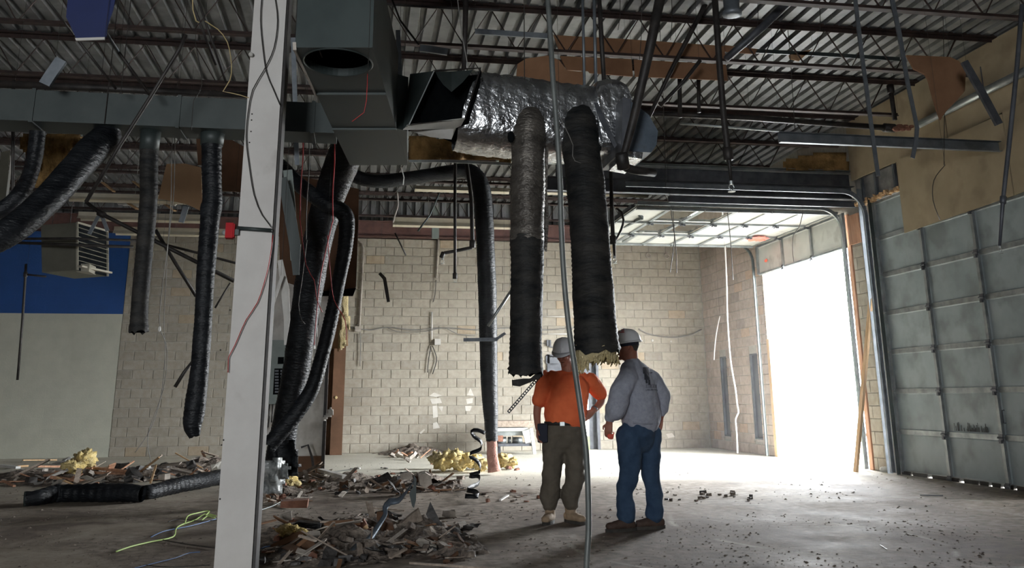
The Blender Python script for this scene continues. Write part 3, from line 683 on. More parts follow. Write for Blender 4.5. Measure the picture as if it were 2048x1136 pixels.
# foil wrapped trunk
ft = empty('foil_trunk', aty(1080, 240, 7.3), 'horizontal duct trunk wrapped in shiny silver foil, its torn square mouth open at the left', 'duct')
def fpt(x, yt, yb, Y=7.05, n=26):
    top = aty(x, yt, Y+.3); bot = aty(x, yb, Y+.12); c_ = (top+bot)/2; h = (top.z-bot.z)/2; c_ = V((c_.x, Y+.3, c_.z)); return c_, h
rings = []; 
prof = [(912, 150, 283), (935, 152, 289), (970, 155, 294), (1010, 160, 298), (1060, 167, 303), (1110, 174, 308), (1150, 179, 311), (1190, 183, 313)]
m = MB(); n = 40; vs = []
dens = []
for i in range(len(prof)-1):
    for k in range(7): t = k/7; dens.append(tuple(prof[i][q]*(1-t)+prof[i+1][q]*t for q in range(3)))
dens.append(prof[-1])
for i, (x, yt, yb) in enumerate(dens):
    c_, h = fpt(x, yt, yb)
    for j in range(n):
        a = 2*math.pi*j/n; ca, sa = math.cos(a), math.sin(a); e_ = .62
        y_ = math.copysign(abs(ca)**e_, ca)*.32; z_ = math.copysign(abs(sa)**e_, sa)*h
        k_ = 1+.035*noise.noise(V((i*.5, a*2.5, 3)))+.012*noise.noise(V((i*1.7, a*7, 9)))
        vs.append(V((c_.x, c_.y+y_*k_, c_.z+z_*k_)))
kk = len(dens); m.add(vs, [(i*n+j, (i+1)*n+j, (i+1)*n+(j+1)%n, i*n+(j+1)%n) for i in range(kk-1) for j in range(n)])
m.build('foil_jacket', 'foil', ft, True)
# dark round stub
p = aty(1022, 274, 6.98); MB().ball(p, .05, 12, (.6, .5, 1)).build('stub_hole', 'void', ft, True)
# crumpled foil box at the right
rr = random.Random(9); n = 26; vs = []; prof2 = [(1180, 196, 312), (1186, 184, 314), (1205, 178, 313), (1225, 182, 313), (1240, 190, 311), (1247, 200, 309)]
for i, (x, yt, yb) in enumerate(prof2):
    c_, h = fpt(x, yt, yb)
    for j in range(n):
        a = 2*math.pi*j/n; ca, sa = math.cos(a), math.sin(a); e_ = .35
        k_ = 1+.07*noise.noise(V((i*1.3, a*3, 1)))
        vs.append(V((c_.x, c_.y-.02+math.copysign(abs(ca)**e_, ca)*.36*k_, c_.z+math.copysign(abs(sa)**e_, sa)*h*k_)))
m = MB(); kk = len(prof2); m.add(vs, [(i*n+j, (i+1)*n+j, (i+1)*n+(j+1)%n, i*n+(j+1)%n) for i in range(kk-1) for j in range(n)]+[tuple(range(n)), tuple(reversed(range((kk-1)*n, kk*n)))])
m.build('foil_sleeve', 'foil', ft, False)
m = MB(); m.slab([aty(x, y, 6.68) for x, y in [(1188, 205), (1196, 205), (1234, 290), (1229, 296), (1200, 240)]], V((0,.012,0))); m.build('foil_fold', 'steel_dark', ft)
m = MB()
for k in range(7):
    p = aty(1190+k*7.5, 182-4*math.sin(k), 7.2); m.ball(p, .05, 8, (1, 1, .7))
m.build('foil_wad', 'foil_dusty', ft, False)
# dark frame and blue-grey reducer
def quad_y(x0, y0, x1, y1, Y, xr=None): return [aty(x0, y0, Y), aty(x1, y0, Y), aty(x1, y1, Y), aty(x0, y1, Y)]
m = MB(); pa = [aty(1246, 194, 6.75), aty(1262, 198, 6.75), aty(1258, 302, 6.75), aty(1243, 302, 6.75)]; m.slab(pa, V((0, .65, 0))); m.build('flange_frame', 'steel_dark', ft)
pn = [aty(x, y, 6.78) for x, y in [(1258, 202), (1268, 206), (1298, 230), (1316, 262), (1313, 290), (1302, 305), (1256, 302)]]
m = MB(); m.slab(pn, V((0, .58, 0))); m.build('reducer', 'galv_blue', ft)['label'] = 'bare blue-grey metal end piece'
m = MB(); m.slab([aty(x, y, 6.77) for x, y in [(1252, 302), (1286, 305), (1284, 318), (1250, 312)]], V((0, .5, 0))); m.build('foil_tab', 'foil', ft)
# open mouth
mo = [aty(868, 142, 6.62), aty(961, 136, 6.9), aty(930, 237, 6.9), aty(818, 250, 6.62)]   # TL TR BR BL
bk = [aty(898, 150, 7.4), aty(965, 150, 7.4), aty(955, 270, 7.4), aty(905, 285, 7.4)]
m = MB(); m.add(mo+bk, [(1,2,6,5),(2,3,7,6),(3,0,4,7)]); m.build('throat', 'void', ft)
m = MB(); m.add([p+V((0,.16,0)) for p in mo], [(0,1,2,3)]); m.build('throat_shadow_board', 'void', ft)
q = [aty(820, 148, 6.75), aty(868, 142, 6.62), aty(815, 252, 6.62), aty(806, 258, 6.66)]
m = MB(); m.slab(q, V((.0, .012, 0))); m.build('bent_flap', 'galv_dull', ft)
q = [aty(815, 250, 6.62), aty(930, 237, 6.88), aty(922, 252, 7.0), aty(908, 258, 7.0), aty(806, 260, 6.66)]
m = MB(); m.slab(q, V((0, .004, .006))); m.build('bottom_lip', 'white', ft)
q = [aty(820, 262, 6.8), aty(908, 258, 6.95), aty(915, 250, 7.0), aty(903, 279, 7.0), aty(860, 274, 6.9)]
m = MB(); m.slab(q, V((0, .01, .004))); m.build('bottom_lip', 'white_dirty', ft)
# top sheet hanging down in a V
q1 = [aty(866, 143, 6.6), aty(962, 137, 6.85), aty(905, 184, 6.7)]
m = MB(); m.add([aty(871, 144, 6.6), aty(903, 143, 6.75), aty(946, 140, 6.85), aty(925, 165, 6.75), aty(903, 184, 6.68), aty(887, 170, 6.64), aty(876, 155, 6.6)], [(0,1,6),(1,5,6),(1,4,5),(1,3,4),(1,2,3)]); m.build('sagging_top_sheet', 'galv_dull', ft)
m = MB(); m.tube([mo[0], mo[1], mo[2], mo[3], mo[0]], .009, 6); m.build('mouth_rim', 'steel_black', ft)
m = MB(); m.bar(mo[0]+V((0,-.004,0)), mo[3]+V((0,-.004,0)), .008, .008); m.build('bright_edge', 'galv', ft)
for x0, y0, x1, y1 in ((866, 140, 848, -10), (946, 138, 915, -10), (1170, 178, 1165, -10), (1193, 178, 1190, -10)):
    pass
pipe([(1165, -10, 7.2, 6), (1169, 178, 7.2, 6)], 'strut', 'left of the two slim grey hanger straps above the foil trunk', 'hanger', 'hanger_strap', 'foil trunk hangers')
pipe([(1188, -10, 7.25, 7), (1192, 176, 7.25, 7)], 'strut', 'right of the two slim grey hanger straps above the foil trunk', 'hanger', 'hanger_strap', 'foil trunk hangers')
pipe([(914, -10, 7.0, 2), (924, 70, 7.0, 2), (937, 138, 6.9, 2)], 'wire_grey', 'thin grey wire holding up the torn duct mouth', 'cable', 'wire')

# black ducts centre
o5, c5, r5 = flex([(712, 250, 9.2, 70), (690, 310, 9.6, 68), (664, 380, 10, 62), (643, 450, 10.3, 58), (622, 550, 10.6, 57), (606, 650, 10.9, 55), (592, 740, 11.1, 53), (576, 820, 11.2, 52), (565, 880, 11.3, 54), (560, 925, 11.35, 60)], 'fattest black duct sloping from the roof to the floor right behind the white column', 21, amp=.05)
o6, c6, r6 = flex([(560, 330, 10.4, 28), (590, 362, 10.2, 29), (620, 386, 10.0, 30), (655, 410, 9.9, 31), (680, 420, 9.9, 33), (693, 440, 9.9, 32), (691, 490, 9.9, 30), (682, 540, 9.9, 28), (668, 609, 9.9, 27), (656, 665, 9.9, 29), (643, 715, 9.9, 28), (624, 777, 9.9, 30), (597, 820, 9.9, 32), (563, 862, 9.9, 33), (538, 890, 9.9, 33)], 'black duct with a bright elbow that bends down and left behind the column', 22, amp=.03, spiral=.045)
flex([(690, 340, 14.2, 26), (725, 358, 14.2, 28), (770, 362, 14.2, 28), (830, 355, 14.3, 28), (900, 345, 14.4, 30), (935, 343, 14.5, 33), (957, 362, 14.5, 36), (966, 400, 14.5, 37), (969, 450, 14.5, 37), (972, 520, 14.5, 37), (975, 600, 14.5, 37), (977, 700, 14.5, 35), (979, 780, 14.5, 33), (982, 840, 14.5, 28), (984, 882, 14.5, 23)], 'long black duct running level then hanging down to a pink wool foot', 23, amp=.04)
m = MB(); pts = [(aty(x, y, 14.5), wid(wd, aty(x, y, 14.5))/2) for x, y, wd in [(984, 872, 20), (984, 895, 21), (985, 915, 22), (987, 930, 24), (989, 943, 27)]]; pts = spline(pts, .04)
m.tube([p[0] for p in pts], [p[1] for p in pts], 18, wob=lambda i, j, p: 1+.18*noise.noise(V((j*.9, i*.8, 4)))); tag(m.build('insulation_sock', 'fibre_pink', None, True), 'pink wool sock standing on the floor under the long hanging duct', 'insulation')
# left ducts
flex([(299, 262, 7.76, 34), (298, 320, 7.8, 35), (297, 400, 7.8, 34), (289, 500, 7.8, 33), (281, 590, 7.8, 33), (278, 640, 7.8, 34), (277, 664, 7.8, 38)], 'slim black duct hanging in front of the blue wall edge', 31, 'dusty_plastic', amp=.03)
flex([(424, 264, 7.76, 40), (423, 300, 7.76, 39), (424, 360, 7.76, 38), (425, 400, 7.76, 39), (422, 418, 7.76, 42), (420, 440, 7.76, 38), (412, 540, 7.76, 36), (404, 680, 7.76, 35), (397, 760, 7.76, 38), (389, 820, 7.76, 41), (385, 850, 7.76, 36), (390, 872, 7.76, 22)], 'longer black duct hanging just left of the white column, its end pinched', 32, amp=.045)
m = MB(); c = aty(424, 284, 7.76); r_ = wid(22, c); m.tube([c+ez*.1, c-ez*.03], [r_*1.1, r_], 18); tag(m.build('duct_collar', 'galv_dull', None, True), 'metal take-off collar above the long duct left of the column', 'duct')
m = MB(); c = aty(298, 300, 7.76); r_ = wid(18, c); m.tube([c+ez*.17, c-ez*.0], [r_*1.1, r_*1.03], 18); tag(m.build('duct_collar', 'galv_dull', None, True), 'metal take-off collar above the slim duct by the blue wall edge', 'duct')
flex([(216, 262, 7.76, 50), (208, 278, 7.7, 56), (180, 306, 7.5, 60), (138, 352, 7.3, 58), (84, 410, 7.1, 57), (20, 462, 6.9, 58), (-60, 500, 6.8, 60)], 'thick black duct slanting down to the left edge of the picture', 33, amp=.04)
flex([(76, 262, 7.76, 30), (70, 310, 7.8, 30), (60, 350, 7.9, 30), (42, 385, 8.0, 31), (10, 415, 8.0, 32), (-50, 440, 8.0, 32)], 'shiny thinner black duct curving away at the far left behind the thick one', 34, amp=.05)
# duct lying on the floor
def floorp(x, y, r): p = atz(x, y, r); return p
def flex_floor(pts, label, seed, mat='black_plastic'):
    Q = []
    for x, y, wd in pts:
        p = atz(x, y, .12); r_ = wid(wd, p)/2; p = atz(x, y, r_); Q.append((p, r_))
    S = spline(Q, .018); ph = seed; rr = random.Random(seed)
    o = empty('floor_duct', V((S[0][0].x, S[0][0].y, 0)), label, 'duct')
    def wob(i, j, p):
        a = 2*math.pi*j/22; q = V((math.cos(a)*1.6, math.sin(a)*1.6, i*.09+ph))
        return 1+.10*noise.noise(q)+.05*noise.noise(q*3)+(.05*math.sin(i*1.1) if i < 60 else .015*math.sin(i*1.6))
    MB().tube([p[0] for p in S], [p[1] for p in S], 22, caps=False, wob=wob).build('jacket', mat, o, True)
    MB().tube([p[0] for p in S[:9]], [p[1]*.86 for p in S[:9]], 18, caps=False).build('liner', 'void', o, True)
    MB().cyl(S[8][0], S[9][0], S[8][1]*.86, 18).build('liner_back', 'void', o)
    t = (S[1][0]-S[0][0]).normalized(); MB().tube([S[0][0]-t*.005, S[0][0]+t*.012], [S[0][1]*1.03]*2, 22, caps=False).build('wire_ring', 'galv_dull', o, True)
    return S
flex_floor([(49, 998, 29), (75, 995, 31), (110, 988, 33), (150, 986, 34), (200, 985, 36), (250, 986, 36), (285, 988, 33)], 'black duct lying on the floor at the left with its open end facing left', 41)
flex_floor([(272, 985, 26), (300, 984, 28), (350, 972, 30), (400, 962, 31), (425, 957, 30), (470, 950, 30)], 'second length of black duct on the floor, reaching behind the white column', 42)
# collapsed plastic at the foot of the fat duct
def drape(px, Y0, mat, name, label, cat, amp=.06, seed=1, th=None, parent=None):
    """crumpled sheet inside a pixel outline, standing/leaning at depth Y0"""
    import mathutils
    xs = [p[0] for p in px]; ys = [p[1] for p in px]; m = MB(); S = max(1.5, min(6, (max(xs)-min(xs))/6, (max(ys)-min(ys))/6))
    from mathutils.geometry import tessellate_polygon
    poly = [V((x, y, 0)) for x, y in px]
    def inside(x, y):
        c = False; k = len(px)
        for i in range(k):
            x0, y0 = px[i]; x1, y1 = px[(i+1) % k]
            if (y0 > y) != (y1 > y) and x < (x1-x0)*(y-y0)/(y1-y0)+x0: c = not c
        return c
    nx = int((max(xs)-min(xs))/S)+1; ny = int((max(ys)-min(ys))/S)+1; idx = {}
    for i in range(nx+1):
        for j in range(ny+1):
            x = min(xs)+i*S; y = min(ys)+j*S
            q = V((x*.045, y*.02, seed)); d = amp*noise.noise(q)*2+amp*noise.noise(q*3)
            idx[(i, j)] = len(m.v); m.v.append(aty(x, y, Y0+d))
    for i in range(nx):
        for j in range(ny):
            if inside(min(xs)+(i+.5)*S, min(ys)+(j+.5)*S): m.f.append((idx[i,j], idx[i+1,j], idx[i+1,j+1], idx[i,j+1]))
    used = sorted({a for f in m.f for a in f}); mp_ = {a: i for i, a in enumerate(used)}
    m.v = [m.v[a] for a in used]; m.f = [tuple(mp_[a] for a in f) for f in m.f]
    o = m.build(name, mat, parent, True)
    md = o.modifiers.new('s', 'SOLIDIFY'); md.thickness = .006
    if parent is None: tag(o, label, cat)
    return o
drape([(540, 895), (590, 880), (600, 930), (595, 950), (560, 960), (530, 955)], 11.2, 'black_plastic', 'torn_jacket', 'crumpled black duct jacket heaped at the foot of the fattest duct', 'duct jacket', .1, 3)
drape([(515, 925), (560, 915), (580, 935), (562, 985), (545, 990), (510, 985)], 10.9, 'plastic_clear', 'plastic_sheet', 'crumpled translucent plastic on the floor right behind the white column', 'plastic sheet', .12, 5)

# ================================================================== PIPES, STRUTS, BOARDS
def sprinkler(o, p, down=True, s=1.0):
    m = MB(); p = V(p); m.cyl(p, p-ez*.02*s, .012*s, 8); a = p-ez*.02*s
    for sx in (-1, 1): m.tube([a+V((sx*.008*s, 0, 0)), a+V((sx*.016*s, 0, -.018*s)), a+V((0, 0, -.04*s))], .003*s, 5)
    m.cyl(a-ez*.04*s, a-ez*.043*s, .022*s, 12); m.build('sprinkler_head', 'galv', o)
def drop(px, label, mat='steel_black', head=True, s=1.0, fit=None, name='sprinkler_pipe', group='fire sprinkler pipes', n=10):
    pts = [(aty(x, y, Y), wid(wd, aty(x, y, Y))/2) for x, y, Y, wd in px]
    o = empty(name, pts[-1][0], label, 'pipe', group)
    m = MB(); m.tube([p[0] for p in pts], [p[1] for p in pts], n); m.build('pipe_run', mat, o, True)
    for i in (fit or []):
        p, r_ = pts[i]; d = (pts[min(i+1, len(pts)-1)][0]-pts[max(i-1, 0)][0]).normalized()
        MB().tube([p-d*r_*2, p-d*r_*1.8, p+d*r_*1.8, p+d*r_*2], [r_*1.2, r_*1.55, r_*1.55, r_*1.2], n).build('coupling', mat, o, True)
    if head: sprinkler(o, pts[-1][0], s=s)
    return o
drop([(1322, -12, 6.2, 21), (1300, 95, 6.3, 20), (1268, 235, 6.4, 18), (1249, 305, 6.45, 15), (1245, 322, 6.45, 17), (1254, 336, 6.5, 18), (1272, 341, 6.5, 17), (1308, 346, 6.6, 16)], 'thick dark pipe slanting down in front of the foil trunk to a bent end', fit=[4], head=False, n=12)
drop([(1429, -12, 7.0, 13), (1436, 90, 7.0, 13), (1447, 230, 7.0, 13), (1456, 308, 7.0, 13), (1459, 330, 7.0, 8), (1462, 362, 7.0, 6)], 'dark pipe dropping from the roof to a sprinkler head right of the foil trunk', fit=[3], s=1.5)
drop([(1198, -12, 7.3, 9), (1203, 80, 7.3, 10), (1209, 176, 7.3, 9)], 'straight black pipe ending behind the crumpled foil', head=False)
drop([(1221, 318, 11.5, 8), (1223, 400, 11.5, 8), (1226, 480, 11.5, 9), (1228, 490, 11.5, 7), (1229, 512, 11.5, 5)], 'black pipe with a sprinkler head hanging just right of the right fat duct', fit=[2], s=1.6)
pipe([(1232, 416, 11.5, 4), (1243, 424, 11.5, 5), (1247, 440, 11.5, 5), (1242, 460, 11.5, 5), (1230, 482, 11.5, 4)], 'steel_black', 'small curved black brace beside the drop pipe by the right fat duct', 'pipe', 'bent_pipe', curve=True)
drop([(911, 285, 12.5, 7), (910, 380, 12.5, 6), (910, 470, 12.5, 6), (910, 552, 12.5, 6)], 'thin black drop pipe left of the long hanging duct, a sprinkler head at its tip', fit=[3], s=1.4)
drop([(926, 285, 13, 8), (936, 345, 13, 8), (943, 400, 13, 8), (945, 488, 13, 8), (942, 496, 13, 8), (915, 501, 13, 7), (889, 506, 13, 7), (885, 510, 13, 6), (885, 516, 13, 5)], 'black pipe that turns left to a small sprinkler head beside the long hanging duct', fit=[3, 7], s=1.4)
drop([(2044, 10, 5.4, 9), (2034, 134, 5.4, 9), (2018, 291, 5.4, 9), (2006, 400, 5.4, 8), (1999, 492, 5.4, 6)], 'nearest dark drop pipe at the right edge, hanging in front of the grey door', 'steel_dark', fit=[3], s=.8)
drop([(1420, -12, 9.5, 11), (1400, 30, 9.5, 10), (1340, 145, 9.6, 9), (1296, 238, 9.7, 8)], 'slanting black pipe behind the thick bent pipe', head=False)
drop([(1600, -20, 8.6, 17), (1524, 55, 8.6, 16), (1452, 118, 8.7, 14)], 'dark round pipe slanting through the joists at the upper right', 'steel_dark', head=False)
drop([(1401, 120, 9.2, 8), (1370, 160, 9.3, 8), (1320, 212, 9.4, 8)], 'short slanting black brace pipe under the brown board', head=False)
drop([(27, 160, 8.6, 7), (26, 300, 8.6, 7), (25, 490, 8.6, 6)], 'vertical black pipe near the left edge reaching down to the thick slanting duct', head=False)
drop([(52, 528, 16, 5), (51, 549, 16, 5), (45, 640, 16, 5), (35, 760, 16, 5)], 'long thin black pipe hanging in front of the blue and white wall', head=False, fit=[1])
pipe([(52, 549, 16, 4), (92, 553, 16, 4)], 'steel_black', 'short level pipe joining the thin pipe to the unit heater', 'pipe', 'gas_pipe')
drop([(372, 70, 6.6, 7), (358, 100, 6.6, 8), (300, 195, 6.7, 8), (240, 290, 6.8, 8), (172, 404, 6.9, 8)], 'black pipe slanting in front of the trunk duct at the left', head=False)
drop([(172, 404, 12, 7), (203, 428, 12, 8), (330, 492, 12, 8), (468, 562, 12, 8)], 'black pipe slanting down to the right behind the left ducts', head=False, fit=[1])
drop([(311, 460, 13, 7), (350, 525, 13, 7), (392, 592, 13, 7)], 'black pipe crossing the other slanting pipe between the left ducts', head=False)
drop([(460, 566, 13, 3), (430, 616, 13, 4)], 'thin rod dangling from the slanting pipe left of the column', head=False)
drop([(325, 488, 13, 5), (400, 507, 13, 5), (478, 528, 13, 5)], 'thin pipe running right behind the long left duct', head=False)
drop([(386, 722, 8.4, 6), (368, 745, 8.4, 7), (350, 774, 8.4, 7)], 'short black pipe end poking out left of the long left duct', head=False)
drop([(-12, 478, 15, 5), (150, 477, 15, 5), (276, 481, 15, 5)], 'upper of two level black pipes in front of the blue paint', head=False)
drop([(30, 485, 15, 6), (150, 490, 15, 6), (266, 494, 15, 6)], 'lower of two level black pipes in front of the blue paint', head=False)
drop([(-12, 168, 8.3, 15), (200, 176, 8.3, 15), (500, 192, 8.3, 15)], 'dark main pipe running level just above the trunk duct', 'steel_black', head=False)
drop([(1280, 226, 11, 12), (1500, 236, 11, 12), (1778, 256, 11, 12)], 'dark main pipe running level to the boarded wall on the right', head=False, fit=[2])
pipe([(1360, 247, 11, 5), (1560, 262, 11, 5), (1562, 262, 11, 4)], 'galv', 'slim shiny conduit under the dark main pipe', 'conduit', 'conduit')
drop([(1781, 178, 11, 9), (1790, 240, 11, 9)], 'short riser off the dark main pipe near the right wall', head=False, fit=[0])
m = MB(); 
for k in range(6): m.ball(aty(1793+k*6, 258-(k%2)*5, 10.9), .05-.004*k, 7, (1.3, 1, .8))
tag(m.build('fabric_rag', 'brick'), 'orange-brown rag of insulation stuck on the main pipe end', 'insulation')
pa = (8.02, atx(1836, 250, 8.02).y, atx(1836, 250, 8.02).z); pb = (8.02, atx(2048, 143, 8.02).y-.6, atx(2048, 143, 8.02).z)
m = MB(); m.tube([pa, pb], .055, 14); o = tag(m.build('steel_pipe', 'galv', None, True), 'thick shiny steel pipe along the boarded wall under the roof', 'pipe')
m = MB(); q = atx(1968, 183, 8.02); m.tube([q, q+ez*.35], .008, 6); m.tube([q-ey_*.01, q+ey_*.01], .065, 14); tag(m.build('pipe_hanger', 'steel_dark'), 'hanger ring holding the shiny steel pipe on the right wall', 'hanger')
pipe([(1360, 235, 10, 9), (1359, 130, 10, 9)], 'steel_black', 'short black hanger post right of the foil trunk end', 'hanger', 'hanger_strap')
pipe([(1397, 160, 10, 8), (1398, 225, 10, 8)], 'steel_black', 'second short black hanger post further right of the trunk end', 'hanger', 'hanger_strap')
# struts hanging at the right
def strap(px, label, mat='strut', name='hanging_strut', w_=None, group='loose steel struts'):
    pts = [aty(x, y, Y) for x, y, Y, wd in px]; W = [wid(wd, p) for p, (_, _, _, wd) in zip(pts, px)]
    m = MB(); vs = []
    for i, p in enumerate(pts):
        d = (pts[min(i+1, len(pts)-1)]-pts[max(i-1, 0)]).normalized(); sx = d.cross(V((0, 1, 0))).normalized(); h = W[i]/2
        t = .004
        vs += [p-sx*h, p-sx*h+ey_*h*.8, p-sx*(h-t)+ey_*h*.8, p-sx*(h-t)+ey_*t, p+sx*(h-t)+ey_*t, p+sx*(h-t)+ey_*h*.8, p+sx*h+ey_*h*.8, p+sx*h]
    k = len(pts); m.add(vs, [(i*8+j, i*8+(j+1)%8, (i+1)*8+(j+1)%8, (i+1)*8+j) for i in range(k-1) for j in range(8)]+[tuple(range(8)), tuple(reversed(range((k-1)*8, k*8)))])
    return tag(m.build(name, mat), label, 'strut', group)
strap([(1710, -12, 8.0, 8), (1722, 90, 8.0, 8), (1738, 210, 8.0, 8), (1750, 300, 8.0, 8), (1757, 352, 8.0, 8)], 'left of two long grey struts hanging from the roof before the boarded wall')
strap([(1783, -12, 8.0, 9), (1800, 70, 8.0, 9), (1816, 165, 8.0, 8), (1829, 225, 8.0, 8), (1835, 255, 8.0, 8), (1833, 280, 8.0, 8), (1826, 316, 8.0, 8)], 'right of two long grey struts, bent at its lower end')
strap([(1930, 122, 7.6, 15), (1966, 185, 7.6, 16), (2000, 248, 7.6, 16)], 'dark wide metal strip slanting across the boards at the upper right', 'steel_dark')
strap([(122, 118, 7.2, 22), (103, 145, 7.2, 22), (88, 168, 7.2, 22)], 'short wide grey strip slanting at the upper left', 'strut')
# loose plank ends and angle pieces behind the column
strap([(565, 355, 9.0, 16), (578, 420, 9.0, 22), (590, 490, 9.0, 22), (592, 550, 9.0, 12)], 'bent grey stud hanging right behind the white column', 'galv_dull')
strap([(575, 340, 9.2, 18), (583, 420, 9.2, 16), (588, 520, 9.2, 14)], 'dull green-grey upright stud behind the white column', 'panelbox')
strap([(560, 520, 8.9, 10), (570, 580, 8.9, 16), (574, 640, 8.9, 12), (570, 690, 8.9, 4)], 'pale twisted strip dangling right of the column', 'white_dirty')
strap([(565, 550, 8.8, 6), (548, 600, 8.8, 6), (540, 630, 8.8, 6)], 'thin pale strip slanting down to the column', 'white_dirty')
strap([(586, 75, 8.6, 9), (590, 200, 8.6, 9), (594, 330, 8.6, 9)], 'grey strut hanging between column and big duct', 'strut')
strap([(796, 60, 6.9, 9), (800, 150, 6.9, 9), (806, 255, 6.9, 8)], 'grey strut hanging right of the big duct', 'strut')
drop([(780, -12, 6.9, 4), (800, 40, 6.9, 4), (838, 90, 6.9, 4)], 'thin black rod crossing above the torn duct mouth', head=False)
drop([(932, -12, 7.6, 11), (930, 70, 7.6, 11), (928, 140, 7.6, 11)], 'black post dropping behind the torn duct mouth', head=False)
drop([(905, 262, 12, 8), (913, 285, 12, 8)], 'stub of black pipe just under the foil trunk mouth', head=False)
strap([(775, 8, 8.2, 5), (860, 14, 8.2, 5), (1000, 20, 8.2, 5)], 'thin level steel strip among the joists above the foil trunk', 'steel_black')
strap([(950, 62, 9.0, 11), (1100, 72, 9.0, 11)], 'grey level channel under the deck above the foil trunk', 'strut')
strap([(840, 95, 9.0, 14), (895, 103, 9.0, 14)], 'short grey bracket above the torn duct mouth', 'strut')
strap([(1500, 101, 10.2, 8), (1640, 108, 10.2, 8), (1800, 118, 10.2, 8)], 'level blue-grey channel between two joists at the upper right', 'galv_dull')
m = MB(); c0, c1 = aty(1461, -14, 6.0), aty(1464, 22, 6.0); m.tube([c0, c1, c1-ez*.005, c1-ez*.035, c1-ez*.04], [wid(17, c0), wid(15, c1), wid(19, c1), wid(19, c1), wid(10, c1)], 16)
tag(m.build('cut_pipe', 'strut', None, True), 'cut end of a wide pipe at the top edge', 'pipe')
# ribbed flexible conduit hanging nearest the camera
pts = [(1094, -20, 4.6), (1100, 60, 4.55), (1106, 160, 4.5), (1114, 260, 4.5), (1120, 360, 4.5), (1122, 440, 4.5), (1127, 540, 4.5), (1136, 640, 4.5), (1150, 740, 4.5), (1163, 830, 4.5), (1172, 900, 4.5), (1176, 980, 4.5), (1177, 1060, 4.5), (1173, 1140, 4.5), (1172, 1300, 4.55), (1173, 1410, 4.6)]
S = spline([(aty(x, y, Y),) for x, y, Y in pts], .0032); r_ = wid(5.6, aty(1120, 400, 4.5))
m = MB(); m.tube([p[0] for p in S], [r_*(1.06 if i % 2 else .92) for i in range(len(S))], 10, caps=True)
tag(m.build('flexible_conduit', 'conduit_flex', None, True), 'long ribbed grey conduit hanging in front of the man in orange', 'conduit')

# boards up in the roof
def board(px, Y, mat, label, th=.014, name='board', cat='board', group='loose boards under the roof', slope=0):
    k0 = px[0][0]; m = MB(); m.slab([aty(x, y, Y+slope*(y-px[0][1])) for x, y in px], V((0, th, 0)))
    return tag(m.build(name, mat), label, cat, group)
board([(1107, 70), (1250, 78), (1448, 92), (1452, 122), (1120, 108)], 9.95, 'cardboard', 'upper brown board fixed along a joist above the foil trunk')
board([(1120, 112), (1263, 118), (1266, 153), (1180, 146), (1176, 142), (1134, 140)], 9.8, 'cardboard', 'lower left brown board under the joist above the foil trunk')
board([(1268, 119), (1452, 129), (1456, 161), (1270, 153)], 9.8, 'cardboard', 'lower right brown board under the joist, left of the long sprinkler drop')
board([(1449, 90), (1515, 98), (1510, 108), (1449, 103)], 9.95, 'cardboard', 'small brown board end right of the long sprinkler drop')
board([(1035, 128), (1052, 117), (1096, 111), (1118, 120), (1134, 141), (1170, 144), (1163, 182), (1031, 172)], 8.6, 'cardboard', 'reddish brown board standing behind the foil trunk')
board([(1813, 110), (1901, 114), (1918, 122), (1932, 136), (1930, 182), (1908, 207), (1893, 222), (1881, 240), (1872, 215), (1864, 188), (1857, 160), (1850, 148), (1828, 138)], 8.2, 'cardboard', 'torn curved brown board hanging at the upper right', .02)
board([(1578, 110), (1625, 98), (1598, 122), (1580, 118)], 10.2, 'board_tan', 'small pale board scrap lying on a joist at the right')
board([(333, 328), (370, 327), (402, 335), (405, 424), (388, 415), (372, 408), (345, 402), (316, 397)], 12.5, 'board_tan', 'tan board hanging between the two left ducts')
board([(392, 268), (450, 272), (500, 300), (497, 385), (445, 382), (440, 330), (396, 330)], 13, 'board_dark', 'dark brown board behind the long left duct')
board([(600, 352), (718, 378), (716, 470), (712, 572), (706, 590), (640, 588), (560, 560), (556, 350)], 12.6, 'board_dark', 'tall brown board hanging behind the elbowed duct')
board([(640, 583), (712, 576), (706, 592), (640, 592)], 12.55, 'void', 'black bottom rail of the tall brown board', group=None)
board([(138, -30), (236, -30), (226, 20), (215, 52), (212, 74), (152, 76), (140, 50), (132, 34)], 6.4, 'blue', 'torn bright blue panel hanging at the upper left')
board([(150, 76), (210, 74), (209, 79), (152, 81)], 6.38, 'white_dirty', 'pale broken lower edge of the blue panel', group=None)
board([(2, 305), (20, 300), (8, 440), (-10, 440)], 15, 'heater', 'grey board standing at the far left behind the thick duct')
board([(22, 308), (25, 308), (12, 440), (6, 470), (4, 460)], 14.9, 'white', 'narrow pale strip at the far left beside the grey board', group=None)
drape([(45, 268), (160, 268), (170, 290), (130, 330), (90, 380), (75, 400), (70, 340), (40, 290)], 9.6, 'fibre_brown', 'insulation_batt', 'brown fibreglass batt sagging behind the left ducts', 'insulation', .12, 8)
drape([(818, 275), (850, 272), (905, 280), (1020, 300), (1020, 325), (940, 318), (900, 322), (820, 318)], 11.5, 'fibre_brown', 'insulation_batt', 'brown fibreglass batt showing under the foil trunk', 'insulation', .08, 9)
drape([(1560, 322), (1625, 308), (1690, 305), (1700, 344), (1600, 342), (1575, 340)], 13.6, 'fibre_brown', 'insulation_batt', 'brown fibreglass batt beside the boarded wall above the steel header', 'insulation', .05, 10)
strap([(818, 322, 11.2, 5), (900, 322, 11.2, 6), (1020, 328, 11.2, 6)], 'galvanised stud track under the foil trunk', 'galv')
